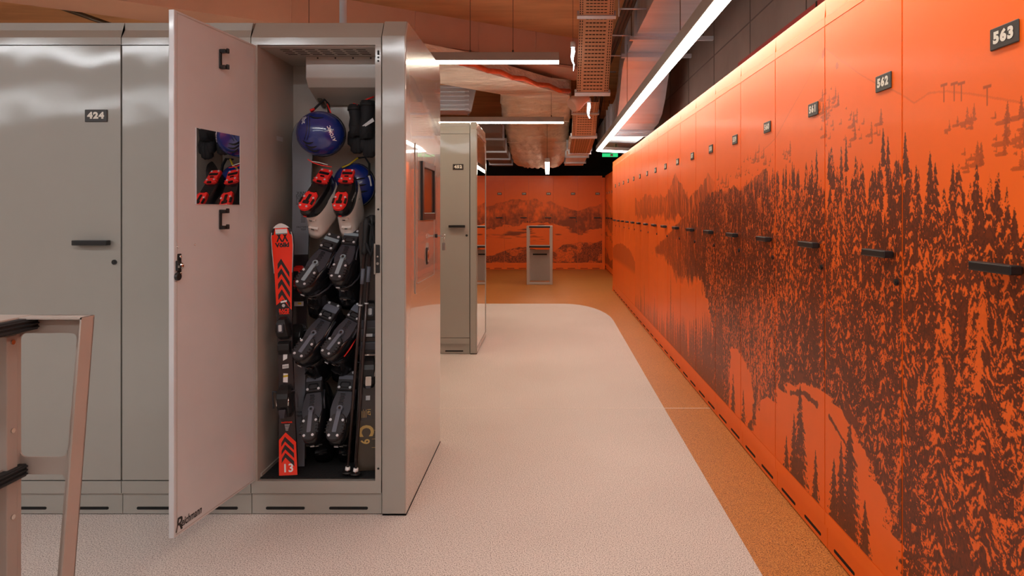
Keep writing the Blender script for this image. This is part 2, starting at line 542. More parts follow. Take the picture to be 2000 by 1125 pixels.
    for pts, wd in (([(3.05, .52), (2.9, .57), (2.75, .60), (2.58, .63)], .026), ([(2.9, .50), (2.75, .54), (2.62, .53)], .014),
                    ([(2.45, .63), (2.3, .56), (2.15, .48), (2.0, .36)], .030), ([(2.5, .52), (2.38, .47), (2.28, .42)], .010),
                    ([(1.95, .34), (1.7, .22)], .022), ([(1.6, .5), (1.45, .4), (1.25, .3)], .02), ([(1.2, .45), (.6, .3)], .02)):
        for (a, b), (c, e) in zip(pts[:-1], pts[1:]):
            t = np.clip(((us - a) * (c - a) + (vs - b) * (e - b)) / ((c - a) ** 2 + (e - b) ** 2), 0, 1)
            dd = np.hypot(us - (a + t * (c - a)), vs - (b + t * (e - b)))
            D = np.where(dd < wd * (0.1 + 1.6 * n2), 0.82, D)
    # trees standing in front of the snow
    fl = [(2.79, .13, .44, .10, .22), (2.95, .13, .17, .05, .2), (2.63, .13, .22, .05, .2), (2.33, .15, .42, .10, .22), (2.46, .13, .25, .06, .2),
          (2.22, .13, .2, .06, .2), (1.80, .10, 1.0, .17, .45), (1.98, .30, .85, .12, .47), (1.92, .13, .55, .10, .40), (1.62, .34, .82, .15, .45),
          (1.70, .02, .62, .14, .36), (1.45, .38, .75, .14, .46), (1.30, .10, .9, .17, .45), (1.05, .3, .8, .16, .46), (0.8, .12, .9, .17, .45), (.5, .2, .9, .17, .45),
          (2.10, .42, .75, .10, .48), (2.2, .5, .7, .09, .48), (2.42, .58, .72, .09, .5), (2.55, .60, .78, .10, .5), (2.68, .60, .7, .09, .48),
          (2.9, .54, .65, .08, .46), (3.02, .48, .7, .08, .46), (3.15, .40, .6, .08, .45), (2.86, .13, .30, .06, .2), (2.40, .13, .34, .06, .2), (3.6, .13, .2, .06, .25), (3.8, .13, .25, .06, .25), (.2, .15, .9, .17, .45), (-.2, .2, .8, .17, .45)]
    fl.sort(key=lambda a: -a[1])
    for u, v, h, w, s in fl:
        tree(u, v, h, w, s, ragged=1.6)
    # spires at the foot of the mist
    for _ in range(420):
        u = 4.05 + 4.0 * rng.random() ** 1.5
        tp = np.interp(u, [4.0, 4.4, 4.8, 5.4, 6.2, 8.0], [.72, .58, .48, .40, .36, .30])
        h = tp * rng.uniform(0.45, 1.05) - 0.02
        tree(u, 0.06, h, h * 0.085 + 0.008, 0.28, dark=0.85 - 0.06 * (u - 4))
    for u, h in ((5.73, .70), (5.62, .42), (7.3, .42), (7.6, .34), (6.6, .36)):
        tree(u, 0.10, h, 0.05, 0.15, dark=0.8)
    # small trees and their blue shadows on the open slope
    def tiny(u, v, h):
        tree(u, v, h, h * 0.28, 0, dark=0.62)
        dd = np.hypot((us - u - h * 0.35) / (h * 0.5), (vs - v - 0.003) / (h * 0.09 + 0.0012))
        D[dd < 1] = np.maximum(D[dd < 1], 0.42)
    clusters = [(2.50, 1.66, .09, .10, 34), (2.30, 1.58, .06, .05, 16), (2.94, 1.53, .05, .05, 12), (1.62, 1.505, .14, .012, 14), (1.60, 1.44, .10, .02, 10),
                (1.50, 1.46, .05, .03, 12), (1.46, 1.40, .05, .04, 16), (1.66, 1.41, .05, .015, 8), (3.35, 1.55, .18, .03, 26), (3.6, 1.49, .2, .02, 20),
                (2.16, 1.53, .03, .02, 6), (1.2, 1.42, .2, .05, 40), (.6, 1.4, .4, .06, 50), (4.1, 1.45, .15, .02, 20)]
    for cu, cv, su, sv, k in clusters:
        for _ in range(k):
            tiny(cu + rng.normal() * su * 0.6, cv + rng.normal() * sv * 0.6, rng.uniform(0.012, 0.030) + 0.03 * (rng.random() < 0.2))
    for u, v in ((1.775, 1.612), (1.70, 1.602), (1.60, 1.575), (1.73, 1.607)):   # lift pylons along the ridge
        x, y = int((u - MU0) / MRES), int((v - MV0) / MRES)
        D[y - 12:y + 6, x:x + 2] = 0.55; D[y + 5:y + 8, x - 5:x + 7] = 0.55
    # the far end of the row gets a soft dark hill shape
    hill = poly([(8.0, .66), (8.6, .80), (9.4, .84), (10.2, .80), (10.9, .70)], us) + jag * 0.05
    fm = np.where(vs < hill, 0.36 * sstep(0.50, 0.60, vs), 0.0) + 0.10 * sstep(1.0, 1.25, vs) * sstep(1.55, 1.3, vs) * n1
    D = np.where(far, fm, D)
    # the print thins out towards the mist
    D *= 1 - 0.25 * sstep(4.3, 6.5, us) * (us < 8.07)
    return np.clip(D, 0, 1)


BX0, BX1, BRES = -2.65, 1.25, 0.006


def draw_back_mural():
    W, H = int((BX1 - BX0) / BRES), int((MV1 - MV0) / BRES)
    us = BX0 + (np.arange(W) + 0.5) * BRES
    vs = (MV0 + (np.arange(H) + 0.5) * BRES)[:, None]
    n1 = fbm(H, W, 24, 40, 4); n2 = fbm(H, W, 14, 8, 3)
    jag = fbm(1, W, 1, 24, 4)[0] - 0.5
    ridge = poly([(-2.65, 1.45), (-1.9, 1.30), (-1.43, 1.38), (-1.09, 1.50), (-.8, 1.58), (-.55, 1.54), (-.26, 1.57), (-.1, 1.47), (.06, 1.55), (.34, 1.40), (.7, 1.32), (1.0, 1.42), (1.25, 1.5)], us) + jag * 0.07
    foot = poly([(-2.65, .9), (-1.2, .92), (-.6, 1.02), (.2, .98), (.7, .80), (1.25, .92)], us) + (n1 - 0.5) * 0.30
    D = np.where((vs < ridge) & (vs > foot), np.clip(0.40 + (n2 - 0.5) * 0.8 + (n1 - 0.55) * 0.9 + 0.34 * sstep(1.4, 1.0, vs) - 0.4 * np.exp(-((us + .12 + (1.45 - vs) * .5) / .10) ** 2), 0.04, 0.78), 0.03)
    D = np.where(vs <= foot, 0.05 + 0.75 * sstep(0.55, 0.72, fbm(H, W, 9, 60, 3)) * sstep(.55, .8, vs), D)
    hill = poly([(-2.65, .5), (-1.5, .28), (-1.2, .33), (-.9, .46), (-.5, .50), (-.2, .42), (.1, .40), (.35, .55), (.7, .62), (1.0, .60), (1.25, .66)], us) + jag * 0.05
    D = np.where(vs < hill, np.clip(0.74 + (fbm(H, W, 3, 2.4, 2) - 0.5) * 0.9 - 0.5 * sstep(.60, .68, n1), 0.1, 0.9), D)
    return np.clip(D, 0, 1)


def print_image(name, D):
    h, w = D.shape
    im = bpy.data.images.new(name, w, h, alpha=False, float_buffer=False)
    im.colorspace_settings.name = 'Non-Color'
    px4 = np.ones((h, w, 4), np.float32)
    px4[..., 0] = px4[..., 1] = px4[..., 2] = D
    im.pixels.foreach_set(px4.ravel())
    im.update(); im.pack()
    return im


def mural_mat(name, D, base, ink):
    m = mat(name, base, rough=0.42, coat=0.10, coat_rough=0.15, var=0.02, bump=0.00008, bscale=300, spec=0.3)
    nt = m.node_tree; N, L = nt.nodes, nt.links
    bs = N['Principled BSDF']
    old = bs.inputs['Base Color'].links[0].from_socket
    ti = N.new('ShaderNodeTexImage'); ti.image = print_image(name, D); ti.extension = 'EXTEND'
    uv = N.new('ShaderNodeUVMap'); uv.uv_map = 'UVMap'
    L.new(uv.outputs[0], ti.inputs[0])
    mx = N.new('ShaderNodeMix'); mx.data_type = 'RGBA'
    L.new(ti.outputs[0], mx.inputs[0])
    L.new(old, mx.inputs[6]); mx.inputs[7].default_value = ink
    L.new(mx.outputs[2], bs.inputs['Base Color'])
    return m


ORANGE = lin(248, 106, 26)
INK = lin(34, 19, 15)
M['mural'] = mural_mat('printed_forest_mural', draw_mural(), ORANGE, INK)
M['mural_back'] = mural_mat('printed_mountain_mural', draw_back_mural(), ORANGE, lin(84, 40, 20))

# ------------------------------------------------------------------ the room
XL, XR, YN, YF, ZC = -7.0, 1.75, -3.6, 15.75, 3.5
tag(boxo('ceiling', (XL, XR, YN, YF, ZC, ZC + 0.1), M['concrete']), kind='structure')
tag(boxo('wall_left', (XL - 0.1, XL, YN, YF, 0, ZC), M['wallp']), kind='structure')
tag(boxo('wall_front', (XL, XR, YN - 0.1, YN, 0, ZC), M['wallp']), kind='structure')
tag(boxo('wall_back', (XL, XR, YF, YF + 0.1, 0, ZC), M['walld']), kind='structure')
wr = tag(boxo('wall_right', (XR, XR + 0.1, YN, YF, 0, ZC), M['wallc']), kind='structure')
for i in range(8):
    boxo('formwork_joint', (XR - 0.004, XR, 2.0 + i * 1.25, 2.012 + i * 1.25, 2.0, ZC), M['joint_dark'], wr)
boxo('formwork_joint', (XR - 0.004, XR, 0, YF, 2.93, 2.94), M['joint_dark'], wr)
b = tag(boxo('trim_2', (XR - 0.05, XR - 0.001, YN, 5.95, 0.0, 2.62), M['redwall']), kind='structure')
boxo('joint', (XR - 0.056, XR - 0.05, 4.2, 4.215, 0.0, 2.62), M['walld'], b)
# floor: pale speckled field with a rounded far corner, ochre around it
fl = MB()
edge = [(0.75, YN), (0.765, 4.3), (0.78, 7.9)]
for k in range(1, 9):
    a = math.pi / 2 * k / 8
    edge.append((0.22 + 0.56 * math.cos(a), 7.9 + 1.45 * math.sin(a)))
edge += [(XL, 9.42)]
fl.prism([(XL, YN)] + edge, 0.0, -0.03, 'z')
floor_b = tag(fl.build('floor', M['floor_beige']), kind='structure')
boxo('floor_joint', (XL, 0.765, 4.372, 4.377, 0, 0.0006), M['joint'], floor_b)
tag(boxo('floor', (XL, XR, YN, YF, -0.06, -0.001), M['floor_orange']), kind='structure')
boxo('floor_joint', (0.765, 1.07, 4.371, 4.378, -0.001, 0.0006), M['joint'], bpy.data.objects['floor.001'])

# diagonal downstand beam and a ceiling gap
A, Bq = pz(226, 0, 3.15), pz(945, 103, 3.15)
A2, B2 = pz(690, 0, ZC), pz(1125, 72, ZC)
dirb = (Bq - A); dirb.z = 0
A0 = A - dirb * 0.35; B0 = Bq + dirb * 0.45
nrm = Vector((-dirb.y, dirb.x, 0)).normalized()
bm_ = MB()
ring = lambda P: [(P.x, P.y, 3.15), (P.x, P.y, ZC), (P.x + nrm.x * 0.6, P.y + nrm.y * 0.6, ZC), (P.x + nrm.x * 0.6, P.y + nrm.y * 0.6, 3.15)]
bm_.loft([ring(A0), ring(B0)], smooth=False)
beam = tag(bm_.build('trim_1', M['beam']), kind='structure')
for t in (0.15, 0.42, 0.62, 0.74, 0.86):
    P = A0 + (B0 - A0) * t + nrm * 0.001
    q = MB(); q.tube([(P.x, P.y, 3.15), (P.x, P.y, ZC)], 0.006, 6)
    q.build('panel_joint', M['cone'], beam)
lg = MB()
ring = lambda P: [(P.x - nrm.x * 0.12, P.y - nrm.y * 0.12, 3.08), (P.x - nrm.x * 0.12, P.y - nrm.y * 0.12, 3.11), (P.x + nrm.x * 0.5, P.y + nrm.y * 0.5, 3.15), (P.x + nrm.x * 0.5, P.y + nrm.y * 0.5, 3.08)]
lg.loft([ring(A0 + dirb * 0.75), ring(B0)], smooth=False)
lg.build('ledge', M['cone'], beam)
gp = MB()
c0, c1, c2 = pz(60, -8, ZC - .02), pz(140, 22, ZC - .02), pz(215, 48, ZC - .02)
gp.tube([c0, c1, c2, c2 + (c2 - c1) * 3], 0.028, 8)
tag(gp.build('trim_3', M['ski_brown']), kind='structure')


# ------------------------------------------------------------------ lockers
LW = 0.554
cache = {}


def shared(key, fn, m):
    if key not in cache:
        me = fn().mesh(key.split('|')[0]); me.materials.append(m); cache[key] = me
    return cache[key]


def digits(s, parent, cx, cz, y, size=0.036):
    return text(s, size, (cx, y, cz), (1, 0, 0), (0, 0, 1), M['digit'], parent, 'digits', bold=0.0022, lift=0.0006, spacing=1.2, sx=1.12)


def locker(loc, rotz, w, pal, label, number=None, plate=True, depth=0.45, group=None, mural=None, name='ski_locker', vent=2):
    """local frame: x along the front to the right, y into the locker, z up"""
    r = thing(name, loc, label, 'locker', group, (0, 0, rotz))
    pm = M['paint'] if pal == 'paint' else M['orange']
    yb = 0.022 if pal == 'paint' else 0.0022

    def carc():
        q = MB(); q.box(0.001, w - 0.001, yb, depth, 0.092, 2.098); return q
    link('carcass', shared(f'carcass|{w}{pal}{depth}', carc, pm), r)

    def fas():
        q = MB()
        q.prism([(0.0, 1.999), (0.0, 2.03), (0.045, 2.104), (depth, 2.104), (depth, 2.098), (yb + .002, 2.098), (yb + .002, 1.999)], 0.0015, w - 0.0015, 'x'); return q
    link('top_cover', shared(f'top_cover|{w}{pal}{depth}', fas, pm), r)

    def lip():
        q = MB(); q.box(0.0015, w - 0.0015, 0.0, 0.03, 0.094, 0.146); return q
    link('sill', shared(f'sill|{w}{pal}', lip, pm), r)

    def pli():
        q = MB(); q.box(0.0015, w - 0.0015, 0.010, depth, 0.004, 0.092); return q
    p = link('plinth', shared(f'plinth|{w}{pal}{depth}', pli, pm), r)
    for k in range(vent):
        a = 0.06 + k * (w - 0.285)
        def slo():
            q = MB(); q.prism(rrect(0, 0.165, 0.0215, 0.0335, 0.0055), 0.0085, 0.012, 'y'); return q
        s = link('vent_slot', shared('vent_slot|', slo, M['slot']), p)
        s.location.x = a
    # door
    q = MB()
    g = 0.003 if pal == 'paint' else 0.0038
    q.box(g, w - g, 0.0, yb - (0.003 if pal == 'paint' else 0.0005), 0.150, 1.996)
    me = q.mesh('door')
    me.materials.append(mural[0] if mural else pm)
    if mural:
        Mx = Matrix.Translation(Vector(loc)) @ Matrix.Rotation(rotz, 4, 'Z')
        uvl = me.uv_layers.new(name='UVMap')
        for lp in me.loops:
            P = Mx @ me.vertices[lp.vertex_index].co
            uvl.data[lp.index].uv = mural[1](P)
    d = link('door', me, r, 0.0012 if pal == 'paint' else 0.0006, 1)

    def han():
        q = MB()
        q.box(0, 0.148, -0.034, -0.006, -0.011, 0.011); q.box(0.004, 0.03, -0.01, 0, -0.009, 0.009); q.box(0.118, 0.144, -0.01, 0, -0.009, 0.009); return q
    h = link('handle', shared('handle|', han, M['black']), d, 0.003, 2)
    h.location = (w - 0.148 - 0.041, 0, 1.159)

    def key():
        q = MB(); q.disc((0, -0.006, 0), 0.0105, 0.006, 'y', 16); q.disc((0, -0.0075, 0), 0.004, 0.002, 'y', 8); return q
    k = link('lock', shared('lock|', key, M['black']), d)
    k.location = (w - 0.028, 0, 1.076)
    if plate:
        def pl():
            q = MB(); q.box(-0.048, 0.048, -0.005, 0, -0.026, 0.026); return q
        t = link('number_plate', shared('number_plate|', pl, M['plate']), d, 0.002, 1)
        t.location = (w - 0.105, 0, 1.697)
        if number:
            digits(number, d, w - 0.105, 1.697, -0.005)
    return r


def end_panel(x0, x1, y0, depth, label, frame=False):
    r = thing('end_panel', (x0, y0, 0), label, 'end panel')
    w = x1 - x0
    q = MB()
    q.prism([(0.0, 0.0), (0.0, 2.035), (0.045, 2.108), (depth - 0.045, 2.108), (depth, 2.035), (depth, 0.0)], 0.004, w - (0.0 if not frame else 0.002), 'x')
    q.build('panel', M['paint_gloss'], r, 0.003, 2)
    q = MB()
    q.prism([(-0.003, 0.008), (-0.003, 2.037), (0.043, 2.111), (0.06, 2.111), (0.01, 2.03), (0.01, 0.008)], 0.003, w - 0.004, 'x')
    q.build('front_cap', M['paint'], r, 0.002, 1)
    boxo('foot_strip', (0.004, w + 0.0008, 0.0, depth, 0.0, 0.008), M['slot'], r)
    if frame:
        q = MB()
        for b in ((w - .002, w + .004, 0.0, 0.03, 0.01, 2.03), (w - .002, w + .004, depth - 0.03, depth, 0.01, 2.03), (w - .002, w + .004, 0.03, depth - .03, 0.01, 0.05), (w - .002, w + .004, 0.03, depth - .03, 2.0, 2.03)):
            q.box(*b)
        q.build('border_frame', M['paint'], r, 0.001, 1)
        boxo('mirror', (w - .002, w - .0005, 0.03, depth - .03, 0.05, 2.0), M['mirror'], r)
    return r


Y0 = 2.826
SEAM = [-2.915, -2.361, -1.811, -1.261, -0.7065]
locker((SEAM[0], Y0, 0), 0, SEAM[1] - SEAM[0] , 'paint', 'beige locker at the end of the front row, past locker 424', None, plate=False, depth=0.89, group='beige lockers of the front row')
locker((SEAM[1], Y0, 0), 0, SEAM[2] - SEAM[1], 'paint', 'closed beige locker with the black number plate 424', '424', depth=0.89, group='beige lockers of the front row')
locker((SEAM[2], Y0, 0), 0, SEAM[3] - SEAM[2], 'paint', 'closed beige locker half hidden behind the open locker door', None, plate=False, depth=0.89, group='beige lockers of the front row')


# ---- the open locker
def open_locker():
    w = SEAM[4] - SEAM[3]
    r = thing('ski_locker', (SEAM[3], Y0, 0), 'open beige ski locker filled with skis, boots and helmets', 'locker', 'beige lockers of the front row')
    L, R = 0.028, w - 0.026          # inner faces
    BK = 0.398
    q = MB(); q.box(0.001, L, 0.0, 0.89, 0.1465, 1.999); q.build('side_panel', M['inner'], r)
    q = MB(); q.box(R, w - 0.001, 0.0, 0.89, 0.1465, 1.999); q.build('side_panel', M['inner'], r)
    boxo('back_wall', (L, R, BK, 0.89, 0.10, 1.999), M['inner'], r)
    boxo('base', (L, R, 0.03, BK, 0.092, 0.150), M['inner'], r)
    tp = boxo('ceiling_panel', (L, R, 0.02, BK, 1.994, 2.01), M['inner'], r)
    s = MB()
    for k in range(7):
        for j in range(4):
            s.box(0.10 + k * 0.055, 0.14 + k * 0.055, 0.06 + j * 0.03, 0.064 + j * 0.03, 1.9925, 1.995)
    o = s.build('air_slits', M['slot'], tp); o['kind'] = 'stuff'
    q = MB()
    q.prism([(0.0, 1.999), (0.0, 2.03), (0.045, 2.104), (0.89, 2.104), (0.89, 2.0), (0.024, 2.0), (0.024, 1.999)], 0.0015, w - 0.0015, 'x')
    q.build('top_cover', M['paint'], r)
    boxo('sill', (0.0015, w - 0.0015, 0.0, 0.03, 0.094, 0.146), M['paint'], r, 0.001)
    p = boxo('plinth', (0.0015, w - 0.0015, 0.010, 0.89, 0.004, 0.092), M['paint'], r)
    for k in range(2):
        s = link('vent_slot', cache['vent_slot|'], p); s.location.x = 0.06 + k * (w - 0.285)
    # right front stile with holes and lock keeper
    st = boxo('front_stile', (R, w - 0.0015, -0.001, 0.0, 0.146, 1.996), M['paint'], r)
    q = MB()
    for z in (1.945, 1.93, 1.30, 1.045, 0.20):
        q.disc((R + 0.013, -0.0022, z), 0.0045, 0.002, 'y', 10)
    q.prism(rrect(R + 0.009, R + 0.017, 1.955, 1.975, 0.003), -0.0022, 0, 'y')
    q.build('stile_holes', M['slot'], st)
    q = MB(); q.prism(rrect(R + 0.001, R + 0.02, 1.03, 1.15, 0.004), -0.0035, 0.0, 'y'); q.build('lock_keeper', M['black'], st)
    q = MB(); q.disc((R + 0.011, -0.006, 1.07), 0.006, 0.003, 'y'); q.disc((R + 0.011, -0.006, 1.10), 0.004, 0.003, 'y'); q.box(R - .004, R + 0.003, -0.008, -0.001, 1.025, 1.155)
    q.build('keeper_bracket', M['chrome'], st)
    # drying unit at the top of the back wall and the mounting plate
    q = MB()
    q.prism([(0.185, 1.994), (0.185, 1.895), (0.215, 1.858), (0.36, 1.80), (BK, 1.80), (BK, 1.994)], 0.165, R - 0.012, 'x')
    du = q.build('drying_unit', M['inner'], r, 0.004, 2)
    q = MB()
    for k in range(4):
        q.disc((0.22 + k * 0.08, 0.184, 1.985), 0.004, 0.002, 'y', 8)
    q.build('screws', M['black'], du)
    mp = boxo('mounting_plate', (0.14, R - 0.004, 0.384, BK, 0.165, 1.80), M['inner'], r)
    boxo('mounting_plate_foot', (0.14, R - 0.004, 0.378, 0.384, 0.165, 0.24), M['ski_brown'], mp)
    fm = boxo('floor_mat', (L + 0.004, R - 0.002, 0.02, BK - 0.004, 0.150, 0.154), M['mat'], r)
    q = MB(); q.box(L, L + 0.006, 0.03, BK, 0.150, 0.168); q.build('edge_flange', M['inner'], r)
    q = MB(); q.box(L - 0.0005, L + 0.0008, 0.20, 0.27, 1.615, 1.635); q.build('sticker', M['tagwhite'], r)
    return r, L, R, BK


OL, OLL, OLR, OLB = open_locker()
# open door: swung out past square, inner face towards the aisle
dx = Vector((-0.064, -0.506, 0)).normalized()
dn = Vector((-dx.y, dx.x, 0))
door = boxo('door', (0.002, 0.510, -0.021, 0.0, 0.150, 1.996), M['paint_in'], OL, 0.0025)
door.matrix_local = Matrix(((dx.x, dn.x, 0, 0.022), (dx.y, dn.y, 0, 0.0), (0, 0, 1, 0), (0, 0, 0, 1)))
q = MB()
for bb in ((0.015, 0.499, 0.0, 0.0012, 0.158, 0.160), (0.015, 0.499, 0, 0.0012, 1.986, 1.988), (0.495, 0.497, 0, 0.0012, 0.158, 1.988), (0.015, 0.017, 0, 0.0012, 0.158, 1.988)):
    q.box(*bb)
q.build('folded_edge', M['inner'], door)
q = MB(); q.box(0.1225, 0.394, 0.0, 0.003, 1.318, 1.597); q.build('mirror', M['mirror'], door)
q = MB()
for bb in ((0.1215, 0.1225, 0, 0.004, 1.317, 1.598), (0.394, 0.395, 0, 0.004, 1.317, 1.598), (0.1225, 0.394, 0, 0.004, 1.597, 1.598), (0.1225, 0.394, 0, 0.004, 1.317, 1.318)):
    q.box(*bb)
q.build('mirror_edge', M['tagwhite'], door)
for z in (1.878, 1.257):
    q = MB()
    q.box(0.243, 0.257, 0.0, 0.006, z - 0.034, z + 0.028)
    for zz in (z - 0.028, z + 0.034):
        q.box(0.236, 0.257, 0.0, 0.026, zz - 0.007, zz + 0.007)
        q.box(0.232, 0.244, 0.02, 0.03, zz - 0.007, zz + 0.012)
    o = q.build('coat_hook', M['black'], door, 0.002, 1)
q = MB()
q.box(0.478, 0.494, 0.0, 0.006, 1.063, 1.142); q.box(0.486, 0.503, 0.0, 0.012, 1.083, 1.118)
q.disc((0.498, 0.0, 1.063), 0.014, 0.012, 'y', 14)
q.build('lock_plate', M['black'], door, 0.0015, 1)
q = MB()
for z in (1.132, 1.073):
    q.ell((0.486, 0.007, z), 0.005, 0.004, 0.006, 10, 6)
q.ell((0.489, 0.013, 1.100), 0.008, 0.008, 0.012, 12, 8)
q.box(0.488, 0.506, 0.012, 0.018, 1.094, 1.102)
q.ell((0.493, 0.0, 1.166), 0.004, 0.004, 0.004, 10, 6); q.ell((0.40, 0.0, 1.170), 0.004, 0.004, 0.004, 10, 6)
q.build('lock_bolts', M['chrome'], door)
t = text('R', 0.066, (0.487, 0.0, 0.187), (-1, 0, 0), (0, 0, 1), M['ink'], door, bold=0.0012, shear=0.25)
t = text('eichmann', 0.041, (0.474, 0.0, 0.187), (-1, 0, 0), (0, 0, 1), M['ink'], door, bold=0.0009, shear=0.25, align='LEFT', sx=0.72)

# ---- the end of the front row with its service flap
ep = end_panel(SEAM[4], -0.602, Y0, 0.90, 'tall glossy beige end panel beside the open locker')
W_ = -0.602 - SEAM[4]
flap = MB()
flap.prism([(a, b) for a, b in rrect(0.185, 0.70, 0.915, 1.605, 0.02)], W_, W_ + 0.004, 'x')
fo = flap.build('service_flap', M['paint_gloss'], ep, 0.0015, 1)
q = MB()
for (a0, a1, b0, b1) in ((0.215, 0.675, 0.96, 0.963), (0.215, 0.675, 1.575, 1.578), (0.215, 0.218, 0.96, 1.578), (0.672, 0.675, 0.96, 1.578)):
    q.box(W_ + 0.003, W_ + 0.0052, a0, a1, b0, b1)
q.build('flap_groove', M['inner'], fo)
q = MB()
for (a0, a1, b0, b1) in ((0.30, 0.335, 1.25, 1.53), (0.625, 0.655, 1.25, 1.53), (0.335, 0.625, 1.50, 1.53), (0.335, 0.625, 1.25, 1.285)):
    q.box(W_ + 0.002, W_ + 0.016, a0, a1, b0, b1)
q.build('screen_frame', M['black'], fo, 0.003, 2)
boxo('screen', (W_ + 0.002, W_ + 0.007, 0.335, 0.625, 1.285, 1.50), M['screen'], fo)
q = MB(); q.prism(rrect(0.44, 0.485, 1.03, 1.115, 0.02), W_ + 0.003, W_ + 0.01, 'x'); q.build('flap_latch', M['black'], fo, 0.002, 1)
q = MB(); q.ell((W_ + 0.01, 0.4625, 1.072), 0.005, 0.012, 0.03, 12, 8); q.build('latch_button', M['chrome'], fo)
q = MB(); q.disc((W_ + 0.003, 0.715, 1.162), 0.010, 0.012, 'x', 12); q.build('flap_lock', M['black'], ep)
q = MB()
q.box(W_ + 0.014, W_ + 0.045, 0.713, 0.717, 1.158, 1.166)
q.tube([(W_ + 0.045 + 0.010 * math.cos(a), 0.715, 1.162 + 0.010 * math.sin(a)) for a in [k * math.pi / 6 for k in range(13)]], 0.002, 6)
q.tube([(W_ + 0.05, 0.715, 1.155), (W_ + 0.048, 0.715, 1.125)], 0.002, 6)
q.box(W_ + 0.040, W_ + 0.056, 0.713, 0.717, 1.085, 1.125)
q.build('flap_key', M['chrome'], ep)

# ---- second row of beige lockers
Y2 = 6.03
locker((-1.261, Y2, 0), 0, LW, 'paint', 'closed beige locker of the second row, next to its mirroring end panel', '452', depth=0.89, group='beige lockers of the second row')
locker((-1.815, Y2, 0), 0, LW, 'paint', 'beige locker of the second row hidden behind the front row', None, plate=False, depth=0.89, group='beige lockers of the second row')
end_panel(-0.7065, -0.646, Y2, 0.90, 'glossy beige end panel beside locker 452 mirroring the room', frame=True)

# ---- the long orange row with the forest mural (front at x = XW, facing the aisle)
XW = 1375 / FPX
uvr = lambda P: ((P.y - MU0) / (MU1 - MU0), (P.z - MV0) / (MV1 - MV0))
desc = {563: 'orange locker plated 563 printed with dense snowy pines, nearest one in view', 562: 'orange locker plated 562 with the mountain flank running down its print',
        561: 'orange locker plated 561 with the summit at the edge of its print', 560: 'orange locker plated 560 with trees climbing a bare snow slope',
        559: 'orange locker plated 559 printed with dark forest rising to its upper edge', 558: 'orange locker plated 558 with dense dark forest over a misty foot'}
ORD = ['first', 'second', 'third', 'fourth', 'fifth', 'sixth', 'seventh', 'eighth', 'ninth', 'tenth', 'eleventh', 'twelfth', 'thirteenth', 'fourteenth', 'fifteenth']
for k in range(-4, 15):
    n = 561 - k
    y = 2.5416 + (k + 1) * LW
    lab = desc.get(n, f'orange mural locker, {ORD[14 - k]} from the far end of the long row' if k >= 0 else f'orange mural locker outside the view, {ORD[-k - 3]} beyond the nearest plate')
    locker((XW, y, 0), -math.pi / 2, LW, 'orange', lab, str(n), group='orange lockers of the long mural row', mural=(M['mural'], uvr))
q = MB(); q.prism([(0.0, 0.0), (0.0, 2.035), (0.045, 2.108), (0.45, 2.108), (0.45, 0.0)], 0, 0.02, 'y')
YE = 2.5416 + 15 * LW
tag(q.build('end_panel', M['orange'], bevel=0.002), 'narrow orange panel closing the far end of the mural row', 'end panel').location = (XW, YE, 0)

# ---- back wall lockers
YB = 14.9
uvb = lambda P: ((P.x - BX0) / (BX1 - BX0), (P.z - MV0) / (MV1 - MV0))
xb = [1.218 - 0.5485 * (i + 1) for i in range(7)]
pos = ['first', 'second', 'third', 'fourth', 'fifth', 'sixth', 'seventh']
for i, x in enumerate(xb):
    locker((x, YB, 0), 0, 0.5485, 'orange', f'orange locker in the far wall printed with mountains, {pos[i]} from the far corner', str(542 - i), group='orange lockers of the far wall', mural=(M['mural_back'], uvb), vent=2)
tag(boxo('corner_post', (1.218, 1.28, YB - 0.003, YB + 0.4, 0.0, 2.06), M['orange']), 'plain orange corner post at the right end of the far wall lockers', 'post')
for i in range(4):
    y = 14.9 - LW * i
    locker((1.285, y - 0.002, 0), -math.pi / 2, LW, 'orange', f'orange locker set back beyond the long row, {pos[i]} from the far corner', str(543 + i), group='orange lockers set back by the far corner',
           mural=(M['mural_back'], lambda P: ((P.y - 12.2) / 3.0 * 0.6, (P.z - MV0) / (MV1 - MV0))))


# ------------------------------------------------------------------ lamps
def bar(name, p0, p1, zb, mm, label, wires=(0.1, 0.9), w=0.08, h=0.08):
    p0, p1 = Vector((p0[0], p0[1], zb)), Vector((p1[0], p1[1], zb))
    mid = (p0 + p1) / 2
    d = (p1 - p0); Ln = d.length; d.normalize()
    r = thing(name, mid, label, 'lamp', 'linear lamps hung under the ceiling', (0, 0, math.atan2(d.y, d.x)))
    boxo('housing', (-Ln / 2, Ln / 2, -w / 2, w / 2, 0.014, h), M['grey_body'], r, 0.002)
    boxo('diffuser', (-Ln / 2 + .002, Ln / 2 - .002, -w / 2 + .002, w / 2 - .002, 0.0, 0.014), mm, r, 0.002)
    for t in wires:
        q = MB(); x = -Ln / 2 + t * Ln
        q.tube([(x, 0, h), (x, 0, ZC - zb)], 0.0028, 6); q.tube([(x, 0, h), (x, 0, h + 0.025)], 0.008, 8)
        q.build('suspension_wire', M['wire'], r)
    return r


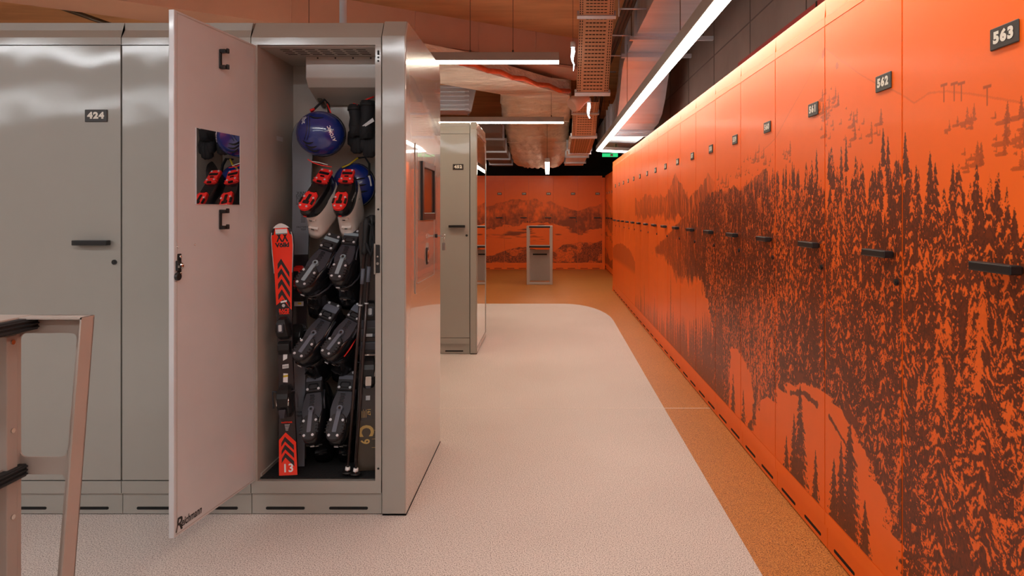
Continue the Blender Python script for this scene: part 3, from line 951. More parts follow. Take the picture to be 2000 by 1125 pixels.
bar('light_bar', (-5.2, 5.35), (0.09, 5.35), 2.485, M['bar'], 'grey linear lamp over the aisle behind the front locker row', (0.1, 0.62, 0.865, 0.93))
bar('light_bar', (-5.2, 8.75), (0.208, 8.75), 2.455, M['bar'], 'grey linear lamp above locker 452, farther of the two crosswise bars', (0.1, 0.6, 0.97))
bar('light_bar', (-0.01, 11.0), (-0.01, 14.3), 2.10, M['far_bar'], 'short linear lamp pointing at the far mural wall', (0.05, 0.95))
bar('light_bar', (-5.5, 0.8), (0.1, 0.8), 2.46, M['entry'], 'linear lamp over the entrance in front of the beige row', (0.1, 0.9))
bar('light_bar', (-6.8, -1.3), (0.1, -1.3), 2.46, M['entry'], 'linear lamp farther back over the entrance, lengthened to light the open locker', (0.1, 0.9))  # out of view; run extended to the right to throw light into the open locker

# long strip along the orange row, with a rounded bend at its far end
SX, SZ = 0.835, 2.30
path = [(SX, -3.0), (SX, 11.0)]
for k in range(1, 7):
    a = math.radians(70 * k / 6)
    path.append((SX + 0.22 * (1 - math.cos(a)), 11.0 + 0.22 * math.sin(a)))
path.append((path[-1][0] + 0.75, path[-1][1] + 0.75 * math.tan(math.radians(24))))


def sweep(path, prof):
    P = [Vector((a, b_, 0)) for a, b_ in path]
    rings = []
    for i, p in enumerate(P):
        d = (P[min(i + 1, len(P) - 1)] - P[max(i - 1, 0)]).normalized()
        n = Vector((d.y, -d.x, 0))
        rings.append([(p.x + n.x * a, p.y + n.y * a, z) for a, z in prof])
    return rings


st = thing('light_strip', (SX, 4, SZ), 'long glowing strip lamp running above the orange mural lockers', 'lamp')
loc = lambda rs: [[(x - SX, y - 4, z) for x, y, z in r] for r in rs]
q = MB(); q.loft(loc(sweep(path, [(-0.04, 0.004), (-0.04, 0.08), (0.04, 0.08), (0.04, 0.03), (-0.034, 0.03), (-0.034, 0.004)])), smooth=False); q.build('housing', M['grey_body'], st)
q = MB(); q.loft(loc(sweep(path, [(-0.033, 0.0), (-0.033, 0.028), (0.04, 0.028), (0.04, 0.0)])), smooth=False); q.build('diffuser', M['strip'], st)
for y in (1.5, 4.2, 7.0, 9.8):
    q = MB(); q.tube([(0, y - 4, 0.08), (0, y - 4, ZC - SZ if y < 6 else 0.75)], 0.003, 6); q.build('suspension_wire', M['wire'], st)


def icicle(p, label, L):
    r = thing('icicle_lamp', p, label, 'lamp', 'small icicle lamps by the cable tray')
    q = MB(); q.tube([(0, 0, 0), (0, 0, -0.05)], 0.024, 8); q.build('socket', M['tagwhite'], r)
    q = MB(); q.tube([(0, 0, -0.05), (0.002, 0, -0.09), (-0.006, 0, -0.14), (-0.004, 0, -0.18), (0.010, 0, -0.21), (0.004, 0, -L)], [0.014, 0.019, 0.015, 0.008, 0.006, 0.003], 10)
    q.build('glowing_icicle', M['icicle'], r)
    q = MB(); q.tube([(0, 0, 0), (0, 0, ZC - p[2])], 0.002, 5); q.build('wire', M['wire'], r)


icicle(px(1119, 82, 6.2), 'small cold white icicle lamp hanging left of the cable tray', 0.27)
icicle(px(1150, 192, 7.0), 'small cold white icicle lamp hanging under the cable tray foot', 0.20)
# conical lamp head
c = px(1148, 190, 6.9)
r = thing('spotlight', c, 'beige conical spotlight at the foot of the cable tray', 'lamp')
q = MB(); q.tube([(0.0, 0, 0.0), (-0.05, -0.02, -0.025), (-0.13, -0.05, -0.07), (-0.17, -0.07, -0.10)], [0.035, 0.05, 0.085, 0.07], 16); q.build('shade', M['cone'], r)
q = MB(); q.tube([(0.0, 0, 0.0), (0.03, 0, 0.05), (0.05, 0, 0.12)], 0.015, 8); q.tube([(0.05, 0, 0.1), (0.05, 0, ZC - c.z)], 0.006, 6); q.build('bracket', M['galv'], r)
r = thing('downlight', px(1203, 297, 11.5), 'tiny round downlight glowing beyond the strip bend', 'lamp')
q = MB(); q.disc((0, 0, 0), 0.05, 0.03, 'z', 14); q.build('rim', M['grey_body'], r)
q = MB(); q.disc((0, 0, -0.004), 0.04, 0.004, 'z', 14); q.build('lens', M['icicle'], r)
q = MB(); q.tube([(0, 0, 0.03), (0, 0, 0.135)], 0.01, 6); q.build('stem', M['wire'], r)
r = thing('exit_sign', px(1190, 302.5, 13.2), 'small green exit sign under the far end of the strip lamp', 'sign')
boxo('panel', (-0.14, 0.17, -0.01, 0.01, -0.04, 0.03), M['green'], r)
boxo('pictogram', (0.02, 0.07, -0.012, -0.01, -0.03, 0.02), M['white'], r)
q = MB(); q.tube([(0, 0, 0.03), (0, 0, ZC - 2.395)], 0.005, 6); q.build('hanger', M['wire'], r)

# ------------------------------------------------------------------ ducts, trays, pipes under the ceiling
tag(boxo('vent_pipe', (-0.018, 0.018, -0.018, 0.018, 0, ZC - 2.104), M['pipe']), 'thin white pipe rising from the top of the open locker', 'pipe')
o = bpy.data.objects['vent_pipe']
q = MB(); q.tube([(0, 0, 0), (0, 0, ZC - 2.104)], 0.018, 16)
o.data = q.mesh('vent_pipe'); o.data.materials.append(M['pipe']); o.location = (-1.015, 3.3, 2.104)

# wrinkled foil duct: rises towards the viewer, bends down to the far wall
r = thing('foil_duct', (-0.17, 9.2, 2.7), 'wide foil wrapped air duct sloping down behind the crosswise lamps', 'duct')
prof = [(8.9, 3.03, 0.42), (9.2, 2.98, 0.48), (9.4, 2.84, 0.50), (9.6, 2.72, 0.5), (9.8, 2.66, 0.5), (10.3, 2.60, 0.5), (10.7, 2.45, 0.50), (11.1, 2.36, 0.49), (11.6, 2.27, 0.475), (12.0, 2.16, 0.46), (12.25, 2.12, 0.42)]
rings = []
rj = random.Random(3)
prof = [(y * 1.12, CAMH + (z - CAMH) * 1.12, hw * 1.12) for y, z, hw in prof]
fine = []
for p0_, p1_ in zip(prof[:-1], prof[1:]):
    for t in range(4):
        fine.append([a_ + (b2_ - a_) * t / 4 for a_, b2_ in zip(p0_, p1_)])
fine.append(prof[-1])
NB = 26
cr = [[rj.uniform(-1, 1) for _ in range(NB + 1)] for _ in fine]
for i, (y, z, hw) in enumerate(fine):
    bot = []
    for k in range(NB + 1):
        t = -1 + 2 * k / NB
        bulge = 0.05 * abs(t) ** 6 - 0.03 * (1 - t * t)
        bot.append((-0.19 + hw * t + 0.008 * cr[i][k], y, z + bulge + 0.016 * cr[i][k] * (1 if (i + k) % 3 else 1.8)))
    top = [(-0.19 + hw * t, y + 0.12, min(z + 0.42, 3.46)) for t in [1 - 2 * k / 6 for k in range(7)]]
    rings.append([(a + 0.17, b_ - 9.2, c_ - 2.7) for a, b_, c_ in bot + top])
q = MB(); q.loft(rings); q.build('wrapped_body', M['foil'], r)
q = MB()
for (y, z) in ((11.1, 2.80), (12.1, 2.555)):
    q.box(-0.56, 0.52, y - 9.2 - 0.02, y - 9.2 + 0.02, z - 2.7 - 0.006, z - 2.7 + 0.004)
q.build('tape_bands', M['foil'], r)
# wing: flat foil panel running diagonally to the left
pts = [pz(790, 108, 2.86), pz(900, 128, 2.86), pz(1000, 156, 2.86), pz(1112, 186, 2.86), pz(1116, 204, 2.86), pz(976, 184, 2.86), pz(861, 164, 2.86), pz(780, 150, 2.86)]
r = thing('foil_duct', (-0.5, 8.0, 2.86), 'flat foil clad panel with an edge tinted by orange light under the beam', 'duct')
q = MB(); q.prism([(p.x + 0.5, p.y - 8.0) for p in pts], 0.0, 0.16, 'z'); q.build('wrapped_body', M['foil'], r)
q = MB(); q.tube([(p.x + 0.5 , p.y - 8.03, 0.02 + 0.03 * (i % 2)) for i, p in enumerate([pts[0].lerp(pts[1], t / 4) for t in range(4)] + [pts[1].lerp(pts[2], t / 4) for t in range(4)] + [pts[2].lerp(pts[3], t / 5) for t in range(6)])], 0.03, 8)
q.build('orange_lit_edge', M['foil_lit_edge'], r)  # tube coloured like the orange light on the panel's edge


def duct(name, ps, hw, hh, m, label, flanges=(), ribs=0, tag_=True):
    """rectangular duct along a list of (x, y, z) centre points"""
    ps = [Vector(p) for p in ps]
    r = thing(name, ps[0], label, 'duct')
    rings = []
    for i, p in enumerate(ps):
        d = (ps[min(i + 1, len(ps) - 1)] - ps[max(i - 1, 0)]).normalized()
        side = d.cross(Vector((0, 0, 1))).normalized()
        up = side.cross(d).normalized()
        rings.append([p - ps[0] + side * a * hw + up * c_ * hh for a, c_ in ((-1, -1), (1, -1), (1, 1), (-1, 1))])
    q = MB(); q.loft(rings, smooth=False); q.build('sheet_body', m, r)
    for (i, t) in flanges:
        p = ps[i].lerp(ps[i + 1], t); d = (ps[i + 1] - ps[i]).normalized()
        side = d.cross(Vector((0, 0, 1))).normalized(); up = side.cross(d).normalized()
        q = MB()
        a, c_ = hw + 0.03, hh + 0.03
        rr = []
        for e in (-0.018, 0.018):
            rr.append([p - ps[0] + side * s * a + up * u_ * c_ + d * e for s, u_ in ((-1, -1), (1, -1), (1, 1), (-1, 1))])
        q.loft(rr, smooth=False); q.build('flange', M['galv'], r)
    return r


# big galvanised duct right: horizontal run, then a swept drop, then a low horizontal run
zc = 3.28
arc = [(1.20, 4.0, zc), (1.20, 6.9, zc), (1.20, 7.7, zc), (1.20, 8.0, zc - 0.02), (1.20, 8.22, zc - 0.10), (1.20, 8.38, zc - 0.24), (1.20, 8.55, zc - 0.42), (1.20, 8.75, zc - 0.56), (1.20, 9.0, zc - 0.63), (1.20, 9.4, zc - 0.65), (1.20, 12.2, zc - 0.65)]
g = duct('steel_duct', arc, 0.29, 0.17, M['galv'], 'large shiny steel duct bending down above the orange row', ((0, 0.97), (1, 0.9), (9, 0.04), (9, 0.12), (9, 0.24)))
for (y, ln) in ((6.85, 0.86), (7.62, 0.80)):
    q = MB(); q.box(-0.36, ln - 0.36, y - 4.0 - 0.025, y - 4.0 + 0.025, -0.225, -0.185)
    q.build('support_rail', M['galv'], g)
for x in (-0.34, 0.4):
    q = MB(); q.tube([(x, 2.85, -0.2), (x, 2.85, 0.2)], 0.006, 6); q.build('threaded_rod', M['wire'], g)
# corrugated duct far left, grey units below it
g = duct('steel_duct', [(-2.6, 10.2, 3.0), (-1.25, 10.2, 3.0), (-1.16, 10.22, 2.98)], 0.22, 0.19, M['galv'], 'ribbed steel duct section above the second beige row')
for k in range(6):
    q = MB(); q.box(0, 1.42, -0.24, -0.22, -0.17 + k * 0.065, -0.145 + k * 0.065); q.build('rib', M['galv'], g)
for x in (0.2, 1.2):
    q = MB(); q.tube([(x, 0.15, 0.15), (x, 0.15, ZC - 3.0)], 0.008, 6); q.build('threaded_rod', M['wire'], g)
g = duct('steel_duct', [(-0.98, 10.7, 2.66), (-0.98, 11.2, 2.62), (-0.98, 11.25, 2.5), (-0.98, 14.4, 2.38)], 0.22, 0.10, M['wallc'], 'dark rectangular duct with pale flanges right of the second row', ((0, 0.95), (2, 0.2), (2, 0.55), (2, 0.85)))
g = duct('steel_duct', [(0.56, 11.2, 2.50), (0.56, 14.4, 2.36)], 0.2, 0.07, M['foil'], 'low foil duct running to the far right corner', ((0, 0.2), (0, 0.5), (0, 0.8)))


def tray(ps, hw, label, rows):
    ps = [Vector(p) for p in ps]
    r = thing('cable_tray', ps[0], label, 'cable tray', 'perforated cable trays')
    for i in range(len(ps) - 1):
        a, b_ = ps[i] - ps[0], ps[i + 1] - ps[0]
        d = (b_ - a); Ln = d.length; d.normalize()
        nn = Vector((1, 0, 0)).cross(d).normalized()      # underside normal
        if nn.y > 0 or (abs(nn.y) < 1e-3 and nn.z > 0): nn = -nn
        T = Matrix(((1, d.x, nn.x, a.x), (0, d.y, nn.y, a.y), (0, d.z, nn.z, a.z), (0, 0, 0, 1)))
        q = MB(); q.M = T
        q.box(-hw, hw, 0, Ln, -0.004, 0)
        q.box(-hw, -hw + 0.004, 0, Ln, -0.06, 0.0); q.box(hw - 0.004, hw, 0, Ln, -0.06, 0.0)
        q.build('tray_run', M['tray'], r)
        q = MB(); q.M = T
        n = max(3, int(Ln / rows))
        for k in range(n):
            y = (k + 0.5) * Ln / n
            for j in range(6):
                x = -hw * 0.62 + j * hw * 1.24 / 6
                q.box(x + 0.003, x + hw * 1.24 / 6 - 0.004, y - 0.005, y + 0.005, 0.0, 0.0012)
        m2 = max(4, int(Ln / (rows * 0.75)))
        for k in range(m2):
            y = (k + 0.5) * Ln / m2
            for x in (-0.93, -0.8, 0.78, 0.91):
                q.box(x * hw - 0.004, x * hw + 0.004, y - rows * 0.22, y + rows * 0.22, 0.0, 0.0012)
        o = q.build('slots', M['slot'], r); o['kind'] = 'stuff'
        q = MB(); q.M = T
        q.box(-hw - 0.02, hw + 0.02, Ln - 0.025, Ln + 0.015, -0.05, 0.012)
        q.build('coupling_bar', M['galv'], r)
    return r


tray([px(1168, -60, 5.5), px(1165, 33, 6.0), px(1157, 184, 6.55)], 0.155, 'perforated beige cable tray dropping from the ceiling by the icicle lamps', 0.037)
tray([px(1146, 200, 8.1), px(1143, 222, 8.4), px(1140, 268, 8.75), px(1132, 300, 10.2)], 0.155, 'farther perforated cable tray continuing towards the far wall', 0.04)
# dark rack of pipes between tray and duct
r = thing('pipe_rack', (0.77, 6.0, 3.1), 'dark bundle of pipes between the cable tray and the steel duct', 'pipes')
for k in range(3):
    q = MB(); q.tube([(0.06 * k - 0.05, -1.5, 0.12 + 0.07 * k), (0.06 * k - 0.05, 3.5, 0.1 + 0.05 * k), (0.06 * k - 0.02, 6.0, -0.45 + 0.05 * k)], 0.022, 8); q.build('pipe', M['wire'], r)
for k in range(4):
    q = MB(); q.tube([(-0.13, k * 0.9, -0.05), (-0.13, k * 0.9, 0.4)], 0.008, 6); q.tube([(-0.13, k * 0.9, 0.02), (0.12, k * 0.9, 0.02)], 0.008, 6); q.build('bracket', M['galv'], r)
#STAGE2
# ------------------------------------------------------------------ boots hanging sole out on the drying pegs
def boot_ring(y, zh, zt, wt, wm, wh, n=28, ex=0.72):
    out = []
    zc, zr = (zh + zt) / 2, (zh - zt) / 2
    for k in range(n):
        a = 2 * math.pi * k / n
        c_, s_ = math.cos(a), math.sin(a)
        z = zc + zr * math.copysign(abs(s_) ** ex, s_)
        t = (z - zt) / (zh - zt)
        w = (wt + (wm - wt) * sstep(0.30, 0.58, t)) if t < 0.58 else (wm + (wh - wm) * sstep(0.58, 0.85, t))
        out.append((float(w) * math.copysign(abs(c_) ** ex, c_), y, z))
    return out


def boot(heel, toe, label, style, Y=2.925, tilt=39, wide=1.0):
    c = px((heel[0] + toe[0]) / 2, (heel[1] + toe[1]) / 2, Y)
    d = px(heel[0], heel[1], Y) - px(toe[0], toe[1], Y)
    a = math.radians(tilt)
    L = math.hypot(d.x, d.z / math.cos(a))
    k = L / 0.283
    phi = math.atan2(d.x, d.z / math.cos(a))
    r = thing('ski_boot', (0, 0, 0), label, 'ski boot', 'ski boots on the drying pegs')
    r.matrix_local = Matrix.Translation(c) @ Matrix.Rotation(-a, 4, 'X') @ Matrix.Rotation(phi, 4, 'Y') @ Matrix.Diagonal((k * wide, k, k, 1))
    red = style == 'red'
    q = MB()
    q.loft([boot_ring(*p) for p in ((0.0, .136, -.136, .034, .040, .034), (.010, .141, -.142, .044, .047, .040), (.035, .143, -.146, .050, .051, .044), (.062, .143, -.138, .052, .051, .046),
                                    (.09, .142, -.112, .050, .050, .047), (.12, .138, -.09, .048, .050, .048), (.15, .130, -.08, .047, .050, .048))])
    q.build('shell', M['boot'], r)
    q = MB()
    q.loft([boot_ring(*p) for p in ((.074, .110, -.100, .047, .052, .046), (.086, .146, -.116, .053, .056, .052), (.12, .138, -.116, .056, .060, .054), (.16, .122, -.126, .058, .062, .055), (.20, .104, -.140, .058, .063, .056), (.226, .092, -.150, .057, .062, .056))])
    cf = q.build('cuff', M['boot_white'] if red else M['boot'], r)
    q = MB(); q.loft([boot_ring(*p) for p in ((.216, .086, -.140, .049, .053, .048), (.238, .080, -.142, .048, .052, .047))]); q.build('liner', M['fabric'], r)
    # heel and toe blocks of the sole
    sm = M['red_sole'] if red else M['sole']
    hb = MB(); hb.loft([[(x * s, y, 0.096 + (z - 0.096) * s) for x, z in rrect(-.034, .034, .046 if red else .056, .139, .010)] for y, s in ((0.002, 1.0), (-.012, 1.0), (-.016, 0.94))], smooth=False)
    h = hb.build('heel_block', sm, r)
    zt_ = -.022 if red else -.040
    tl = [(.020, zt_), (.031, zt_ - .012), (.037, -.082), (.0355, -.108), (.025, -.133), (.012, -.1415), (.0, -.143)]
    pl = tl + [(-x, z) for x, z in reversed(tl[:-1])] 
    tb = MB(); tb.loft([[(x * s, y, -.08 + (z + .08) * s) for x, z in pl] for y, s in ((0.002, 1.0), (-.012, 1.0), (-.016, 0.94))], smooth=False)
    t = tb.build('toe_block', sm, r)
    # screws
    for par, pts in ((h, ((-.022, .128), (.022, .128), (-.023, .066), (.023, .066))), (t, ((-.025, -.065), (.025, -.065), (-.017, -.124), (.017, -.124)))):
        q = MB()
        for x, z in pts:
            q.disc((x, -.0195, z), .0052, .004, 'y', 10)
        o = q.build('sole_screws', M['screw'], par); o['kind'] = 'stuff'
    if red:
        for nm, par, bs in (('heel_pad', h, ((-.028, .028, .098, .114),)), ('heel_pad', h, ((-.012, .012, .080, .089),)), ('heel_lug', h, ((-.014, .014, .043, .054),)), ('toe_pad', t, ((-.008, .008, -.09, -.045),)), ('toe_pad', t, ((-.016, .016, -.108, -.088),)),
                            ('side_pad', t, ((-.037, -.026, -.108, -.072),)), ('side_pad', t, ((.026, .037, -.108, -.072),)), ('toe_lug', t, ((-.016, .016, -.03, -.012),))):
            q = MB()
            for x0, x1, z0, z1 in bs:
                q.prism(rrect(x0, x1, z0, z1, 0.0045), -.0185, -.012, 'y')
            q.build(nm, M['boot'], par)
        for z in (.068, .054):
            q = MB(); q.box(-.041, .041, -.014, 0, z - .004, z + .004); q.build('heel_rib', sm, h, 0.002, 1)
        q = MB(); q.disc((.045, .11, .02), .012, .012, 'x', 14); q.build('pivot', M['black'], cf)
    else:
        pm = M['sole_plate'] if style in ('A', 'B') else M['sole_plate_dark']
        hh = (.100, .116) if style in ('A', 'B', 'E', 'F') else (.092, .122)
        q = MB(); q.prism(rrect(-.033, .033, hh[0], hh[1], .002), -.0175, -.012, 'y'); q.build('heel_plate', pm, h)
        q = MB(); q.prism(rrect(-.0085, .0085, -.112, -.02, .003) , -.0185, -.012, 'y'); q.disc((0, -.0185, -.018), .012, .015, 'y', 14); q.build('toe_plate', pm, t)
        q = MB(); q.disc((0, -.0205, -.018), .005, .003, 'y', 10); q.build('plate_hole', M['boot'], t)
        q = MB(); q.prism(rrect(-.022, .022, .064, .090, .008), -.0172, -.012, 'y'); q.build('heel_recess', M['boot'], h)
        q = MB(); q.prism(rrect(-.016, .016, .068, .084, .005), -.0182, -.012, 'y'); q.build('heel_insert', sm, h)
        for i in range(4):                       # tread lugs at the rim of the toe
            for s in (-1, 1):
                q = MB(); q.box(s * .032 - .006, s * .032 + .006, -.0175, -.01, -.076 - i * .013, -.072 - i * .013); q.build('tread_lug', M['boot'], t)
        q = MB(); q.loft([[(x, y, z) for x, z in [(-.030, .055), (-.039, .015), (-.041, -.02), (-.034, -.05), (.034, -.05), (.041, -.02), (.038, .02), (.030, .055)]] for y in (-.004, .004)], smooth=False); q.build('arch', M['boot_grey'], r)
        q = MB()
        for i in range(9):
            q.box(-.012 - .001 * (i % 3), .004 + .003 * (i % 2), -.0056, -.003, -.004 + i * .006, -.0015 + i * .006)
        o = q.build('arch_ribs', M['boot'], r); o['kind'] = 'stuff'
        q = MB(); q.tube([(.048, .012, -.01), (.043, .006, .03), (.040, .010, .07)], 0.004, 8); q.build('painted_highlight', M['boot_grey'], r)  # grey tube stands in for the reflected streak along the sole's side
    # instep buckles
    for (y, z, w) in ((.105, -.114, .030), (.165, -.126, .034)):
        q = MB(); q.box(-w * .7, w * .9, y - .008, y + .008, z - .008, z + .012); b_ = q.build('buckle_strap', M['boot'] if not red else M['boot_white'], r, 0.003, 1)
        q = MB(); q.box(-.006, .010, y - .005, y + .005, z - .011, z - .006); q.build('buckle', M['chrome'], b_, 0.001, 1)
    q = MB(); q.box(-.006, .010, .040, .046, -.1475, -.145); q.build('shell_mark', M['tagwhite'] if not red else M['red'], r)
    if style in ('A', 'B'):
        q = MB(); q.tube([(-.054, .10, .0), (-.056, .088, -.06), (-.040, .080, -.105), (-.018, .078, -.122), (0, .078, -.126), (.018, .078, -.122), (.040, .080, -.105), (.056, .088, -.06), (.054, .10, .0)], 0.004, 8); q.build('cuff_piping', M['boot_grey'], r)
        for i in range(2):
            q = MB(); q.box(.0545, .056, .10 + i * .02, .112 + i * .02, -.01 - i * .012, .022 - i * .012); q.build('side_print', M['sole_plate_dark'], cf)
    if style == 'D':
        q = MB(); q.tube([(.047, .035, .01), (.052, .045, -.04), (.046, .055, -.085)], 0.0035, 8); q.build('red_stripe', M['red'], r)
        q = MB(); q.ell((.052, .13, .0), .01, .035, .028, 14, 8); q.build('cuff_hinge', M['boot_grey'], cf)
    if style == 'red' and heel[0] > 650:
        text('DALBELLO', 0.017, (.052, .03, -.02), (0, 0.25, .97), (0, 1, -.25), M['white'], r, bold=0.0003)
    return r


boot((630, 331), (603, 411), 'red soled ski boot with white cuff, tilted, left of its pair', 'red', wide=1.0)
boot((673, 331), (670, 411), 'red soled ski boot with white cuff, upright in front of the helmet', 'red', wide=1.0)
boot((645, 462), (600, 559), 'black ski boot with pale sole plates leaning, below the red pair', 'A', wide=1.0)
boot((681, 452), (667, 546), 'black ski boot with pale sole plates nearly upright, beside the poles', 'B', wide=1.05)
boot((645, 599), (594, 695), 'black ski boot with grey sole plates leaning strongly, third row of boots', 'C', wide=0.98)
boot((701, 602), (645, 690), 'black ski boot with a red stripe half behind the ski poles', 'D', wide=0.98)
boot((602, 740), (619, 847), 'black ski boot leaning away, lowest row beside the grey ski', 'E', wide=0.94)
boot((670, 736), (665, 847), 'black ski boot hanging straight in the lowest row by the poles', 'F', wide=0.94)
# drying pegs behind them (parts of the locker)
for (x, y) in ((632, 352), (690, 352), (640, 480), (684, 478), (640, 615), (700, 615), (612, 765), (676, 765), (633, 208), (715, 195)):
    p = px(x, y, 3.19)
    q = MB(); q.tube([(p.x - SEAM[3], 0.366, p.z), (p.x - SEAM[3], 0.30, p.z + .025)], 0.011, 8); q.build('drying_peg', M['ski_brown'], OL)


# ------------------------------------------------------------------ helmets
def helmet(c, rx, ry, rz, roll, label, words=True):
    r = thing('ski_helmet', c, label, 'helmet', 'ski helmets', (0, roll, 0))
    S = lambda x, z: -ry * math.sqrt(max(0.02, 1 - (x / rx) ** 2 - (z / rz) ** 2))
    q = MB(); q.ell((0, 0, 0), rx, ry, rz, 36, 20, -1.0, 0.30); q.build('shell', M['navy'], r)
    q = MB()
    q.tube([(rx * .965 * math.cos(a), ry * .27, rz * .965 * math.sin(a)) for a in [k * math.pi / 16 for k in range(33)]], 0.006, 8); q.build('rim', M['black'], r)
    q = MB(); q.ell((0, ry * .2, 0), rx * .9, ry * .35, rz * .9, 24, 8, 0.0, 0.9); q.build('liner', M['fabric'], r)
    if words:
        fn = lambda p: Vector((p.x, S(p.x, p.z) - 0.0012, p.z))
        text('ATOMIC', 0.018, (.070, 0, .004), (-.45, 0, .89), (-.89, 0, -.45), M['white'], r, bold=0.0004, fn=lambda p: fn(p))
        text('lbt', 0.032, (-.060, 0, .044), (.35, 0, -.94), (.94, 0, .35), M['white'], r, fn=lambda p: fn(p))
        for a0, w_, z0 in ((-.045, .07, .070), (-.05, .05, -.045), (-.04, .055, -.060), (-.03, .055, -.073)):
            q = MB(); q.tube([(a0 + w_ * t / 6, S(a0 + w_ * t / 6, z0 - .01 * math.sin(t / 2)) - .0005, z0 - .01 * math.sin(t / 2)) for t in range(7)], [.001, .003, .004, .004, .004, .003, .001], 6); q.build('vent', M['slot'], r)
        for k in range(2):
            q = MB(); q.tube([(-.052 + .012 * k + .02 * math.sin(t * .5), S(-.052 + .012 * k + .02 * math.sin(t * .5), .07 - .022 * t) - .0002, .07 - .022 * t) for t in range(6)], .0016, 6); q.build('groove', M['black'], r)
    else:
        for z0 in (.02, -.01, -.04):
            q = MB(); q.tube([(rx * .3 + .04 * t / 4, S(rx * .3 + .04 * t / 4, z0) - .0005, z0) for t in range(5)], [.001, .004, .004, .003, .001], 6); q.build('vent', M['slot'], r)
        q = MB(); q.box(rx * .78, rx * .92, -ry * .5, -ry * .3, -.02, .03); q.build('side_badge', M['tagwhite'], r, .003)
    return r


c1 = px(626, 261, 2.985)
h1 = helmet(c1, 0.107, 0.085, 0.101, math.radians(8), 'glossy navy helmet hanging at the top of the open locker')
lp = lambda *a: [(px(x, y, Y) - c1) for x, y, Y in a]
Rm = Matrix.Rotation(-math.radians(8), 3, 'Y')
q = MB(); q.tube([Rm @ p for p in lp((609, 218, 3.0), (622, 205, 3.05), (634, 194, 3.10), (641, 203, 3.10), (643, 220, 3.02))], 0.007, 8, flat=0.5); q.build('chin_strap', M['fabric'], h1)
q = MB(); q.tube([Rm @ p for p in lp((606, 216, 2.99), (614, 213, 3.0))], 0.006, 8); q.tube([Rm @ p for p in lp((639, 203, 3.03), (646, 220, 3.0))], 0.003, 8); o = q.build('red_strap', M['red'], h1); o['kind'] = 'stuff'
c2 = px(691, 362, 3.11)
h2 = helmet(c2, 0.098, 0.06, 0.105, math.radians(-10), 'dark navy helmet hanging behind the right red soled boot', False)
lp = lambda *a: [(px(x, y, Y) - c2) for x, y, Y in a]
q = MB(); q.tube(lp((674, 325, 3.06), (690, 321, 3.07), (708, 311, 3.09)), 0.004, 8); q.build('yellow_strap', M['yellow'], h2)
q = MB(); q.tube(lp((707, 311, 3.1), (722, 312, 3.1), (728, 326, 3.1), (724, 348, 3.09), (718, 352, 3.08)), 0.009, 8, flat=.5); q.build('chin_strap', M['fabric'], h2)

# a tangle of boot straps under the first helmet
r = thing('lanyard', px(600, 314, 3.0), 'thin red and white cord lying over the left red soled boot', 'cord')
o = px(600, 314, 3.0)
q = MB(); q.tube([px(x, y, 2.98) - o for x, y in ((601, 311), (612, 318), (628, 323), (648, 326))], 0.0025, 6); q.build('red_cord', M['red'], r)
q = MB(); q.tube([px(x, y, 2.98) - o for x, y in ((606, 315), (622, 317), (640, 322))], 0.0018, 6); q.build('white_cord', M['white'], r)

# ------------------------------------------------------------------ gloves
def glove(cuff, palm, tips, thumb, label, Y):
    base = px(cuff[0], cuff[1], Y)
    r = thing('ski_glove', base, label, 'glove', 'pair of black ski gloves')
    P = lambda x, y, dy=0: px(x, y, Y + dy) - base
    q = MB()
    q.tube([P(cuff[0], cuff[1] - 8), P(cuff[0], cuff[1]), P((cuff[0] + palm[0]) / 2, (cuff[1] + palm[1]) / 2), P(*palm), P(palm[0] + 1, palm[1] + 22)], [.046, .050, .044, .056, .050], 16, flat=0.7)
    for x, y in tips:
        q.tube([P(palm[0] + (x - palm[0]) * .8, palm[1] + 14), P(palm[0] + (x - palm[0]) * .95, (palm[1] + 14 + y) / 2, -.008), P(x, y - 4, -.004), P(x, y, 0)], [.024, .0225, .021, .010], 10)
    q.tube([P(palm[0], palm[1] - 4, -.015), P((palm[0] + thumb[0]) / 2, (palm[1] + thumb[1]) / 2 - 3, -.035), P(thumb[0], thumb[1], -.035)], [.026, .024, .014], 10)
    q.build('body', M['fabric'], r)
    q = MB(); q.tube([P(cuff[0], cuff[1] - 4), P(cuff[0], cuff[1] + 3)], [.052, .053], 16, flat=0.72); q.build('cuff_band', M['rubber'], r)
    return r, P


g1, P1 = glove((696, 214), (699, 245), ((688, 286), (694, 299), (702, 299), (709, 290)), (686, 268), 'black ski glove hanging left of the pair, thumb outwards', 3.06)
g2, P2 = glove((720, 206), (718, 250), ((712, 296), (718, 307), (725, 307), (731, 298)), (708, 270), 'black ski glove hanging right of the pair with a pale tab', 3.03)
q = MB(); q.loft([[P2(707, 246, -.055), P2(728, 230, -.055), P2(731, 237, -.055), P2(714, 247, -.055)], [P2(707, 246, -.051), P2(728, 230, -.051), P2(731, 237, -.051), P2(714, 247, -.051)]], smooth=False); q.build('velcro_tab', M['tagwhite'], g2)
q = MB(); q.loft([[P1(706, 250, -.05), P1(710, 250, -.05), P1(709, 290, -.05), P1(705, 284, -.05)], [P1(706, 250, -.046), P1(710, 250, -.046), P1(709, 290, -.046), P1(705, 284, -.046)]], smooth=False); q.build('label', M['white'], g1)
q = MB(); q.loft([[P1(705, 252, -.051), P1(709, 252, -.051), P1(706, 270, -.051), P1(704, 268, -.051)], [P1(705, 252, -.0505), P1(709, 252, -.0505), P1(706, 270, -.0505), P1(704, 268, -.0505)]], smooth=False); q.build('red_label', M['red'], g1)
q = MB(); q.tube([P2(705, 202, -.02), P2(715, 195, -.02), P2(730, 189, 0)], 0.004, 8); q.build('red_cord', M['red'], g2)
